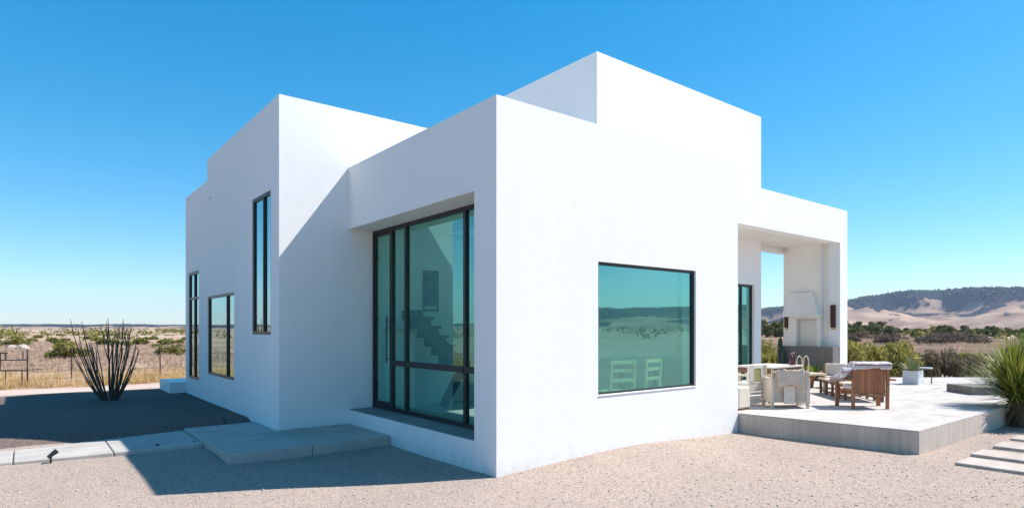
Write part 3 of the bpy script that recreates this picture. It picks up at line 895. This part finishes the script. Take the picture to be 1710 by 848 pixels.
def pillow(loc, rz, sx, sy, sz, mat, label):
    V = []; F = []; nu, nv = 20, 14
    for j in range(nv+1):
        b = -math.pi/2+math.pi*j/nv
        for i in range(nu):
            a = 2*math.pi*i/nu
            f = lambda c, e: math.copysign(abs(c)**e, c)
            V.append((sx*f(math.cos(b), .6)*f(math.cos(a), .55), sy*f(math.cos(b), .6)*f(math.sin(a), .55), sz*f(math.sin(b), .8)))
    for j in range(nv):
        for i in range(nu): F.append((j*nu+i, j*nu+(i+1) % nu, (j+1)*nu+(i+1) % nu, (j+1)*nu+i))
    o = np_mesh('pillow', V, F, M[mat], smooth=True); o.location = loc; o.rotation_euler = (R(12), R(8), rz)
    tag(o, label, 'pillow'); return o
pillow((7.83, -1.10, .99), FWD, .10, .16, .12, 'white_fabric', 'round white pillow on the right arm of the slat-backed armchair')

# low slatted table
def low_table():
    a = Vector((9.376, .70)); b = Vector((8.15, -.48)); d = (b-a); L = d.length; rz = math.atan2(d.y, d.x)
    t = thing('slatted_table', 'long low slatted wooden table with open lattice sides left of the teak armchair', 'low table', (a.x, a.y, .337), rz)
    W = .62; H = .33
    top = MB()
    for i in range(8): top.box(-.06, L+.05, .0+i*W/8, .0+i*W/8+W/8-.012, H-.03, H)
    top.build('tabletop', M['pale_wood'], t)
    ap = MB()
    for y in (.03, W-.06): ap.box(0, L, y, y+.025, H-.085, H-.031); ap.box(0, L, y, y+.025, .05, .085)
    ap.build('rail', M['teak_dark'], t)
    for i in range(6):
        x = .02+i*(L-.04)/5
        for y in (.02, W-.06): MB().box(x-.018, x+.018, y, y+.045, 0, H-.032).build('leg', M['teak_dark'], t)
    return t
low_table()
t = thing('cup', 'small terracotta cup on the low slatted table', 'cup', (9.20, 1.0, .667))
MB().lathe([(.03, 0), (.045, .03), (.05, .12), (.042, .12), (.035, .03), (0, .025)], n=14).build('body', M['terracotta'], t, True)
MB().tube([(.045, 0, .03), (.085, 0, .05), (.085, 0, .09), (.047, 0, .1)], .008, 6).build('handle', M['terracotta'], t)

# dining group by the end wall
t = thing('dining_table', 'pale wooden outdoor dining table with dark apron behind the beige chairs', 'dining table', (7.2, .64, .337))
MB().box(-.60, .60, -.38, .38, .66, .69).build('tabletop', M['cream_wood'], t, bevel=.004)
MB().box(-.55, .55, -.33, .33, .56, .659).build('apron', M['teak_dark'], t)
for sx in (-.53, .53):
    for sy in (-.31, .31): MB().box(sx-.03, sx+.03, sy-.03, sy+.03, 0, .56).build('leg', M['pale_wood'], t)
t = thing('slatted_chair', 'cream wooden chair with a woven straw back panel beside the end wall', 'chair', (6.255, .37, .337), R(-14), 'chairs round the outdoor table')
for sx in (-.20, .20):
    MB().bar((sx, 0, 0), (sx, -.03, .74), .04, .04).build('leg', M['cream_wood'] if sx < 0 else M['pale_wood'], t)
    MB().box(sx-.02, sx+.02, .38, .42, 0, .54).build('leg', M['cream_wood'], t)
    MB().box(sx-.03, sx+.03, -.03, .44, .54, .565).build('armrest', M['cream_wood'], t)
b = MB(); b.box(-.18, -.085, -.035, -.01, .44, .74).box(.085, .18, -.035, -.01, .44, .74).box(-.085, .085, -.035, -.01, .68, .74).box(-.18, .18, -.03, -.006, .41, .44)
b.build('backrest', M['cream_wood'], t)
MB().box(-.085, .085, -.03, -.016, .44, .68).build('woven_panel', M['woven'], t)
b = MB(); b.box(-.18, .18, -.02, .40, .30, .345)
b.box(-.18, .18, -.034, -.012, .26, .395)
for z in (.05, .13, .20): b.box(-.18, .18, -.03, -.012, z, z+.045)
b.build('seat', M['cream_wood'], t)
MB().box(-.17, .17, .0, .39, .346, .41).build('seat_cushion', M['sage_fabric'], t, bevel=.02)
t = thing('ottoman', 'pale upholstered block seat right against the end wall corner', 'ottoman', (5.53, .24, .337))
MB().box(-.22, .14, -.10, .24, .03, .40).build('cushion', M['linen_pale'], t, bevel=.03, seg=3)
MB().box(-.20, .12, -.08, .22, 0, .03).build('base', M['teak_dark'], t)

def canvas_chair():
    t = thing('canvas_armchair', 'boxy beige canvas armchair seen from behind at the patio edge', 'armchair', (6.335, -.24, .337), FWD-R(4), 'chairs round the outdoor table')
    W = .27
    # slack back panel
    V = []; F = []; n = 16
    for i in range(n+1):
        for j in range(n+1):
            u, v = i/n, j/n
            z = .10+.54*v-.05*math.sin(u*math.pi)*v
            y = .02-.05*v+.05*math.sin(u*math.pi)*math.sin(v*math.pi)+.02*mn.noise(Vector((u*5, v*5, 1)))
            V.append((-W+2*W*u, y, z))
    for i in range(n):
        for j in range(n):
            a = i*(n+1)+j; F.append((a, a+n+1, a+n+2, a+1))
    o = np_mesh('backrest', V, F, M['linen'], t, True); m = o.modifiers.new('thick', 'SOLIDIFY'); m.thickness = .025
    MB().box(-W, W, .05, .52, .26, .40).build('seat', M['linen'], t, bevel=.03, seg=3)
    b = MB(); b.box(-W*.45, W*.25, -.012, .006, .08, .40).build('back_pocket', M['linen_pale'], t, bevel=.006)
    for s_ in (-1, 1):
        MB().box(s_*(W+.035)-.035, s_*(W+.035)+.035, .0, .54, .09, .53).build('arm_panel', M['linen_pale'], t, bevel=.02, seg=3)
        for y in (.03, .5): MB().box(s_*(W+.035)-.02, s_*(W+.035)+.02, y-.02, y+.02, 0, .12 if y > .1 else .68).build('leg', M['pale_wood'], t)
    MB().box(-W-.04, W+.04, -.05, -.02, .62, .655).build('top_rail', M['linen_pale'], t, bevel=.008)
canvas_chair()
# crumpled throw on the canvas chair
V = []; F = []; n = 22
for i in range(n+1):
    for j in range(n+1):
        u, v = i/n, j/n
        w = mn.noise(Vector((u*6, v*6, 3)))*.03
        if v < .45: y = -.075+w*.5; z = .42+.25*(v/.45)
        else: y = -.075+(v-.45)*.5; z = .685-.12*(v-.45)**1.2+w
        V.append((-.25+.46*u, y, z-(.10*abs(u-.5) if v < .2 else 0)))
for i in range(n):
    for j in range(n):
        a = i*(n+1)+j; F.append((a, a+n+1, a+n+2, a+1))
o = np_mesh('throw_cloth', V, F, M['linen'], smooth=True); o.location = (6.335, -.24, .337); o.rotation_euler = (0, 0, FWD-R(4))
m = o.modifiers.new('thick', 'SOLIDIFY'); m.thickness = .012
tag(o, 'crumpled beige cloth hung over the back of the boxy canvas armchair', 'throw')
# second canvas seat just to the right: slim white folded chair
t = thing('folded_chair', 'slim white folded chair leaning beside the canvas armchair on its right', 'chair', (6.93, -.17, .337), FWD)
for sx in (-.05, .05):
    MB().bar((sx, .0, 0), (sx*.8, .05, .62), .03, .025).build('leg', M['white_fabric'], t)
    MB().bar((sx, .12, 0), (sx*.8, .0, .5), .025, .02).build('leg', M['pale_wood'], t)
MB().box(-.065, .065, .03, .06, .40, .60).build('backrest', M['white_fabric'], t, bevel=.01)
# hoop-backed chair
t = thing('hoop_chair', 'chair with three arched rattan hoops in its back beyond the dining table', 'chair', (9.17, 1.02, .337), R(165), 'chairs round the outdoor table')
for k in (-1, 0, 1):
    pts = [(k*.2-.08, 0, .42)]+[(k*.2+.08*math.cos(a), .0, .67+.13*math.sin(a)) for a in np.linspace(math.pi, 0, 9)]+[(k*.2+.08, 0, .42)]
    MB().tube(pts, .013, 6).build('hoop', M['pale_wood'], t)
MB().box(-.3, .3, -.02, .45, .40, .44).build('seat', M['pale_wood'], t)
for sx in (-.27, .27):
    for sy in (0, .42): MB().box(sx-.02, sx+.02, sy-.02, sy+.02, 0, .40).build('leg', M['pale_wood'], t)
# bottles on the table
for x, y, h_, lb in ((7.54, .36, .23, 'dark red bottle at the table end, left of the other bottle'), (7.66, .38, .25, 'dark red bottle with a pale stopper at the right table end')):
    t = thing('bottle', lb, 'bottle', (x, y, 1.027), 0, 'bottles on the outdoor table')
    MB().lathe([(.034, 0), (.036, .02), (.036, h_*.55), (.014, h_*.72), (.013, h_*.92), (.0, h_*.92)], n=14).build('body', M['wine'], t, True)
    MB().lathe([(.014, h_*.92), (.014, h_), (0, h_)], n=10).build('stopper', M['linen_pale'], t)

# ------------------------------------------------------------------ path lights
def spot(x, y, z, rz, label):
    t = thing('spotlight', label, 'spotlight', (x, y, z), rz, 'black garden spotlights')
    MB().tube([(0, 0, -.05), (0, 0, .07)], .009, 8).build('stake', M['black_metal'], t)
    MB().tube([(-.022, 0, .045), (.03, 0, .08), (.045, 0, .09)], [.014, .021, .022], 12).build('head', M['black_metal'], t)
    return t
spot(-4.02, 4.25, .02, R(20), 'small black spotlight on the sunlit gravel at the path edge, far left').scale = (1.5, 1.5, 1.5)
spot(-2.82, 4.27, 0, R(60), 'small black spotlight in the shade on the near edge of the path')
spot(-2.33, 4.22, 0, R(100), 'small black spotlight at the corner of path and landing')
spot(-1.62, 5.5, .13, R(100), 'small black spotlight by the wall behind the landing')

# ------------------------------------------------------------------ fences and frame on the left
def fence(pts, hgt, label, r=.022, wires=(.2, .42, .64, .86, 1.05)):
    t = thing('wire_fence', label, 'fence', (pts[0][0], pts[0][1], 0))
    b = Vector((pts[0][0], pts[0][1], 0)); rnd = random.Random(2)
    tops = []
    for x, y in pts:
        p = Vector((x, y, height(x, y)-.1))-b; q = p+Vector((rnd.uniform(-.05, .05), rnd.uniform(-.05, .05), hgt+.1+rnd.uniform(-.05, .08)))
        MB().tube([p, q], r, 6).build('post', M['rust_metal'], t); tops.append((p, q))
    mb = MB()
    for (p0, q0), (p1, q1) in zip(tops, tops[1:]):
        for w in wires:
            a = p0.lerp(q0, w/1.12); c = p1.lerp(q1, w/1.12); mid = a.lerp(c, .5)-Vector((0, 0, .025))
            mb.tube([a, mid, c], .0045, 4, False)
    mb.build('wire', M['rust_metal'], t, fix=False)
fence([(-26+i*2.55, 19.4+.25*math.sin(i*1.7)) for i in range(14)], 1.12, 'thin wire fence with rusty posts across the dry grass left of the house')
fence([(34+i*2.2, -9+i*6.5) for i in range(8)], 1.35, 'thin wire fence with dark posts in the pinkish field beyond the hedge', .035)
t = thing('metal_gate', 'dark metal gate frame standing askew in the dry grass at the left edge', 'gate', (-4.50, 18.1, 0), R(-36))
mb = MB()
for x, z0, z1 in ((-.44, .48, 1.02), (.36, .0, 1.12)): mb.bar((x, 0, z0), (x, 0, z1), .03, .03)
for z, xa, xb in ((.48, -.44, .36), (.80, -.44, .36), (1.01, -.44, -.22)): mb.bar((xa, 0, z), (xb, 0, z), .035, .035)
mb.bar((-.28, 0, .80), (-.28, 0, 1.01), .03, .03).bar((.20, 0, .0), (.20, 0, .48), .02, .02).bar((.23, 0, .80), (.23, 0, 1.05), .02, .02).bar((-.28, 0, .22), (-.28, 0, .48), .02, .02)
mb.build('frame', M['rust_metal'], t)
MB().bar((.36, 0, .50), (.78, .02, .52), .025, .02).build('latch_bar', M['rust_metal'], t)

# ------------------------------------------------------------------ shrubs and trees
def shrub_proto(name, mat, seed, n, size, w, h, up, aspect, nc=7, stems=True):
    rng = np.random.default_rng(seed)
    cs = np.stack([rng.uniform(-.6, .6, nc)*w, rng.uniform(-.6, .6, nc)*w, rng.uniform(.3, .72, nc)*h], 1)
    rad = rng.uniform(.28, .5, size=(nc, 1))*np.array([[w, w, h*.75]])
    C = clump_points(rng, cs, rad, n, .3); C[:, 2] = np.maximum(C[:, 2], .03)
    V, F = leaf_cards(rng, C, size, up, aspect)
    t = bpy.data.objects.new(name, None); COL.objects.link(t)
    np_mesh('foliage', V, F, mat, t)
    if stems:
        mb = MB()
        for k in range(nc): mb.tube([(0, 0, -.05), tuple(cs[k]*np.array([.5, .5, .6])), tuple(cs[k])], [.02, .014, .006], 5)
        mb.build('stem', M['bark'], t, fix=False)
    return t
def plant_out(protos, spots, labelf, cat, group, smin=.8, smax=1.25, seed=1, zf=1.0):
    rnd = random.Random(seed); used = set()
    for i, sp in enumerate(spots):
        k = rnd.randrange(len(protos)); p = protos[k]
        if k in used: o = copy_tree(p)
        else: o = p; used.add(k)
        s = rnd.uniform(smin, smax)*(sp[3] if len(sp) > 3 else 1)
        o.location = (sp[0], sp[1], sp[2]); o.rotation_euler = (0, 0, rnd.uniform(0, 6.28)); o.scale = (s, s, s*zf*rnd.uniform(.85, 1.1))
        tag(o, labelf(i, k), cat, group)
    for k, p in enumerate(protos):
        if k not in used:
            for c in list(p.children): bpy.data.objects.remove(c)
            bpy.data.objects.remove(p)
def view_pt(az_px, depth, z=0):
    """ground point that the photo's column az_px shows at a given depth"""
    a = (az_px-855)/1027.34
    return (CAM.x+(.6215+a*.7834)*depth, CAM.y+(.7834-a*.6215)*depth, z)
rnd = random.Random(21)
# feathery hedge behind the patio
hp = [shrub_proto('hedge_shrub', M['hedge'], s, 3600, .085, .75, 1.12, 1.7, .22) for s in (1, 2, 3)]
sp = []
for i in range(26):
    px = 1265+i*17.5+rnd.uniform(-5, 5); d = 19.3+rnd.uniform(-.4, 1.2)+(.9 if px > 1500 else 0)
    x, y, z = view_pt(px, d); sp.append((x, y, 0, 1.12 if px < 1520 else .92))
def hl(i, k): return 'feathery olive yellow shrub in the hedge row behind the patio'
plant_out(hp, sp[:14], lambda i, k: 'tall feathery olive yellow shrub in the hedge row behind the chairs and fireplace', 'shrub', 'tall shrubs of the patio hedge', .9, 1.12, 3)
hp = [shrub_proto('dry_shrub', M['hedge_dry'], s, 2600, .08, .7, .95, 1.9, .2) for s in (11, 12)]
plant_out(hp, sp[14:], lambda i, k: 'dry brownish shrub in the low hedge row between planter and yucca', 'shrub', 'dry shrubs of the patio hedge', .9, 1.15, 4)
hp = [shrub_proto('hedge_shrub', M['hedge'], s, 2600, .08, .7, .95, 1.8, .22) for s in (21, 22)]
sp = []
for i in range(12):
    px = 1440+i*25+rnd.uniform(-8, 8); x, y, z = view_pt(px, 22.5+rnd.uniform(0, 3)); sp.append((x, y, 0))
plant_out(hp, sp, lambda i, k: 'olive shrub in the loose second row behind the patio hedge', 'shrub', 'second row shrubs behind the hedge', .7, 1.05, 5)
# desert shrubs on the left plain
cp = [shrub_proto('desert_shrub', M['creosote'], s, 900, .17, 1.05, 1.25, .9, .4) for s in (31, 32, 33)]
sp = []
for i in range(46):
    px = rnd.uniform(-120, 330); d = rnd.choice([rnd.uniform(52, 70), rnd.uniform(55, 90), rnd.uniform(80, 150)])
    if 30 < px < 100 and d < 62: d += 30
    x, y, z = view_pt(px, d); sp.append((x, y, -.1, .8 if d < 60 else 1.0))
for px, d, s in ((115, 36, .95), (130, 38, .9), (282, 41, 1.0), (296, 42, 1.1), (270, 43, .7), (305, 40, .8)):
    x, y, z = view_pt(px, d); sp.append((x, y, -.1, s))
plant_out(cp, sp, lambda i, k: 'olive green desert shrub scattered on the open plain left of the house', 'shrub', 'shrubs on the left plain', .6, 1.15, 6, .68)
# tree belt on the right
def tree_proto(seed):
    rng = np.random.default_rng(seed)
    t = bpy.data.objects.new('juniper_tree', None); COL.objects.link(t)
    nc = 11
    cs = np.stack([rng.normal(0, .75, nc), rng.normal(0, .75, nc), rng.uniform(.9, 3.3, nc)], 1)
    cs[:, :2] *= (1.25-cs[:, 2:3]/4.2)
    rad = rng.uniform(.55, 1.0, size=(nc, 1))*np.array([[1, 1, .85]])
    C = clump_points(rng, cs, rad, 1300, .5)
    V, F = leaf_cards(rng, C, .22, .3, .55); np_mesh('crown', V, F, M['juniper'], t)
    mb = MB(); mb.tube([(0, 0, -.3), (.05, 0, .8), (0, .08, 2.4)], [.2, .15, .06], 7)
    for k in range(4): mb.tube([(.03, 0, .7+.2*k), tuple(cs[k])], [.08, .03], 5)
    mb.build('trunk', M['bark'], t, fix=False)
    return t
tp = [tree_proto(s) for s in (41, 42, 43, 44)]
sp = []
for i in range(260):
    px = rnd.uniform(1255, 1760); d = rnd.uniform(112, 230)
    if 1440 < px < 1520 and d < 150: d += 50
    s = 1.12 if px < 1480 else .72
    x, y, z = view_pt(px, d); sp.append((x, y, -.4, s*rnd.uniform(.6, 1.1)))
plant_out(tp, sp, lambda i, k: 'dark green juniper in the tree belt below the mesa', 'tree', 'junipers of the tree belt', .7, 1.2, 7, .85)
bp = [shrub_proto('brown_shrub', M['brown_brush'], s, 700, .16, 1.6, 1.3, .6, .45) for s in (51, 52)]
sp = []
for i in range(34):
    px = rnd.uniform(1415, 1640); d = rnd.uniform(62, 105); x, y, z = view_pt(px, d); sp.append((x, y, -.1))
plant_out(bp, sp, lambda i, k: 'low brown shrub in the field in front of the tree belt', 'shrub', 'brown shrubs of the field', .7, 1.15, 8)

# far scrub: one mass, all round
def far_scrub():
    rng = np.random.default_rng(77); P = []
    n = 7000
    r = 95*np.exp(rng.uniform(0, math.log(1500/95), n)); a = rng.uniform(0, 2*math.pi, n)
    x = r*np.cos(a); y = r*np.sin(a)
    cl = np.array([mn.noise(Vector((xx*.02/(1+rr/300), yy*.02/(1+rr/300), 6))) for xx, yy, rr in zip(x, y, r)])
    k = cl > rng.uniform(-.5, .35, n)
    x, y, r = x[k], y[k], r[k]; n = len(x)
    h = rng.uniform(.5, 1.5, n)*(1+r/900)
    z = np.array([sm((q-45)/150)*.9*mn.noise(Vector((xx*.012, yy*.012, 0)))*(1 if q < 900 else 2) for xx, yy, q in zip(x, y, r)])
    m = 26
    C = np.repeat(np.stack([x, y, z+h*.45], 1), m, 0)
    d = rng.normal(size=(n*m, 3))*.33; C += d*np.repeat(np.stack([h*1.3, h*1.3, h*.8], 1), m, 0)
    V, F = leaf_cards(rng, C, .19, .3, .6)
    s = np.repeat(np.repeat(h*(1+0*r), m), 4)[:, None]
    Cr = np.repeat(C, 4, 0); V = Cr+(V-Cr)*s
    tag(np_mesh('desert_scrub', V, F, M['creosote']), 'low green brown scrub covering the far desert plain', 'scrub', kind='stuff')
far_scrub()
def hill_scrub():
    rng = np.random.default_rng(78); V = []; F = []
    for i in range(46000):
        az = rng.uniform(-70, 60); r = rng.uniform(1700, 2900)
        x = CAM.x+r*math.cos(math.radians(az)); y = CAM.y+r*math.sin(math.radians(az))
        z = hill_h(x, y)
        if z < ridge(az)*.8*rng.uniform(.55, .95): continue
        if mn.noise(Vector((x*.0036, y*.0036, 0))) < rng.uniform(-.45, .1): continue
        h = rng.uniform(3, 7); w = h*rng.uniform(.5, .9); o = len(V)
        a0 = rng.uniform(0, 2)
        for q in range(5): V.append((x+w*math.cos(a0+q*1.2566)*rng.uniform(.7, 1.1), y+w*math.sin(a0+q*1.2566)*rng.uniform(.7, 1.1), z+h*.25))
        V.append((x, y, z+h)); V.append((x, y, z-1.5))
        for q in range(5): F.append((o+q, o+(q+1) % 5, o+5)); F.append((o+(q+1) % 5, o+q, o+6))
    tag(np_mesh('hill_forest', V, F, M['juniper']), 'dark scrub trees covering the top of the mesa', 'forest', kind='stuff')
hill_scrub()

def grass(name, n, region, mat, label, h0, h1, seed, w=.012, hold=None):
    rng = np.random.default_rng(seed)
    m = 9
    pts = region(rng, n); n = len(pts)
    base = np.repeat(pts, m, 0)+np.concatenate([rng.normal(0, .05, (n*m, 2)), np.zeros((n*m, 1))], 1)
    V, F = blades(rng, base, rng.uniform(h0, h1, n*m), np.full(n*m, w), rng.uniform(R(3), R(48), n*m), .25, 2)
    tag(np_mesh(name, V, F, M[mat]), label, 'grass', kind='stuff')
def regL(rng, n):
    x = rng.uniform(-22, 9, n); y = 16.9+np.abs(rng.normal(0, 3.2, n))+.3*np.sin(x)
    k = np.array([mn.noise(Vector((a*.5, b*.5, 3))) for a, b in zip(x, y)]) > rng.uniform(-.6, .25, n)
    x, y = x[k], y[k]
    return np.stack([x, y, np.zeros(len(x))], 1)
grass('dry_grass', 6500, regL, 'dry_grass', 'golden dry grass along the fence beyond the dirt road', .10, .34, 5)
def regR(rng, n):
    px = rng.uniform(1240, 1780, n); d = rng.uniform(23, 95, n)
    a = (px-855)/1027.34
    return np.stack([CAM.x+(.6215+a*.7834)*d, CAM.y+(.7834-a*.6215)*d, np.zeros(n)], 1)
grass('field_grass', 9000, regR, 'pink_grass', 'pinkish dry grass of the field beyond the hedge', .2, .55, 6, .035)
def regL2(rng, n):
    px = rng.uniform(-150, 340, n); d = rng.uniform(25, 75, n)
    a = (px-855)/1027.34
    return np.stack([CAM.x+(.6215+a*.7834)*d, CAM.y+(.7834-a*.6215)*d, np.zeros(n)], 1)
grass('plain_grass', 4500, regL2, 'pink_grass', 'sparse pale tufts on the plain beyond the fence', .12, .34, 7, .025)
# gravel stones near the camera
def stones():
    rng = np.random.default_rng(12); n = 11000
    d = 3.2+10*rng.uniform(0, 1, n)**1.3; px = rng.uniform(-80, 1790, n); a = (px-855)/1027.34
    x = CAM.x+(.6215+a*.7834)*d; y = CAM.y+(.7834-a*.6215)*d
    bad = ((x > -.03) & (y > -.03)) | ((x > -2.35) & (y > 2.5)) | ((y > 4.2) & (y < 5.4)) | ((x > 5.0) & (y > -2.75))
    x, y = x[~bad], y[~bad]; n = len(x)
    z = np.array([height(p, q) for p, q in zip(x, y)])+.006
    s = rng.uniform(.004, .011, n)*rng.choice([1, 1, 1, 1.6], n)
    octa = np.array([(1, 0, 0), (0, 1, 0), (-1, 0, 0), (0, -1, 0), (0, 0, .7), (0, 0, -.7)])
    V = octa[None]*(1+rng.uniform(-.35, .35, (n, 6, 3)))*s[:, None, None]
    ca, sa = np.cos(rng.uniform(0, 6, n)), np.sin(rng.uniform(0, 6, n))
    V = V+np.stack([x, y, z], 1)[:, None]
    f = np.array([(0, 1, 4), (1, 2, 4), (2, 3, 4), (3, 0, 4), (1, 0, 5), (2, 1, 5), (3, 2, 5), (0, 3, 5)])
    F = (f[None]+(np.arange(n)*6)[:, None, None]).reshape(-1, 3)
    tag(np_mesh('loose_stones', V.reshape(-1, 3), F, M['pebble']), 'loose pale stones lying on the gravel yard', 'gravel', kind='stuff')
stones()
# pale boulder on the left plain
def boulder(px, d, s, label):
    x, y, z = view_pt(px, d)
    me = bpy.data.meshes.new('boulder'); bm = bmesh.new(); bmesh.ops.create_icosphere(bm, subdivisions=3, radius=1)
    for v in bm.verts:
        v.co *= 1+.35*mn.noise(v.co*1.3+Vector((px, 0, 0)))
        v.co.x *= s*1.2; v.co.y *= s; v.co.z *= s*.8
    bm.to_mesh(me); bm.free()
    o = link_mesh('boulder', me, M['rock'], None, False); o.location = (x, y, s*.2); tag(o, label, 'boulder', 'pale boulders on the plain')
boulder(37, 52, .38, 'pale boulder on the plain above the metal gate frame')
boulder(18, 54, .3, 'smaller flat pale boulder at the far left of the plain')

# ------------------------------------------------------------------ air
hz = MB().box(-6400, 6400, -6400, 6400, -30, 210).build('haze', None)
hm = bpy.data.materials.new('desert_haze'); hm.use_nodes = True
nt = hm.node_tree; nt.nodes.remove(nt.nodes['Principled BSDF'])
pv = nt.nodes.new('ShaderNodeVolumePrincipled'); pv.inputs['Density'].default_value = .00008
pv.inputs['Color'].default_value = (.55, .72, 1, 1); pv.inputs['Anisotropy'].default_value = .2
nt.links.new(pv.outputs[0], nt.nodes['Material Output'].inputs['Volume'])
hz.data.materials.append(hm); tag(hz, 'thin blue desert haze over the distance', 'haze', kind='stuff')

# ------------------------------------------------------------------ light, sky, camera
TO_SUN = Vector((3.2, -1.66, 4.43)).normalized()
el = math.asin(TO_SUN.z)
w = bpy.data.worlds.new('World'); scene.world = w; w.use_nodes = True
nt = w.node_tree; bg = nt.nodes['Background']
sky = nt.nodes.new('ShaderNodeTexSky'); sky.sky_type = 'NISHITA'; sky.sun_disc = False
sky.sun_elevation = el; sky.sun_rotation = math.atan2(TO_SUN.x, TO_SUN.y)
sky.altitude = 1200; sky.air_density = 1.0; sky.dust_density = .6; sky.ozone_density = 1.6
hs = nt.nodes.new('ShaderNodeHueSaturation'); hs.inputs['Saturation'].default_value = 1.85; hs.inputs['Value'].default_value = 1.28; hs.inputs['Hue'].default_value = .486
gm = nt.nodes.new('ShaderNodeGamma'); gm.inputs['Gamma'].default_value = .68
nt.links.new(sky.outputs[0], gm.inputs[0]); nt.links.new(gm.outputs[0], hs.inputs['Color'])
nt.links.new(mixc(nt, 1, hs.outputs[0], (.89, 1, 1.07), 'MULTIPLY'), bg.inputs[0]); bg.inputs[1].default_value = .15
sun = bpy.data.lights.new('sun', 'SUN'); sun.energy = 5.0; sun.angle = R(.5); sun.color = (1, .955, .90)
so = bpy.data.objects.new('sun', sun); COL.objects.link(so)
so.rotation_euler = TO_SUN.to_track_quat('Z', 'Y').to_euler(); so.location = (20, -15, 30)
cam = bpy.data.cameras.new('camera'); co = bpy.data.objects.new('camera', cam); COL.objects.link(co)
co.location = CAM; co.rotation_euler = (R(90), 0, math.atan2(.783418, .621495)-math.pi/2)
cam.sensor_width = 36; cam.sensor_fit = 'HORIZONTAL'; cam.lens = 21.628
cam.shift_y = (548-424)/1710; cam.clip_end = 20000; cam.clip_start = .1
scene.camera = co
scene.view_settings.view_transform = 'Standard'; scene.view_settings.look = 'None'
scene.view_settings.exposure = .62; scene.view_settings.gamma = 1; scene.view_settings.use_curve_mapping = False
scene.cycles.max_bounces = 10; scene.cycles.diffuse_bounces = 4; scene.cycles.glossy_bounces = 4; scene.cycles.transparent_max_bounces = 16
scene.cycles.volume_bounces = 1
scene.cycles.sample_clamp_indirect = 6
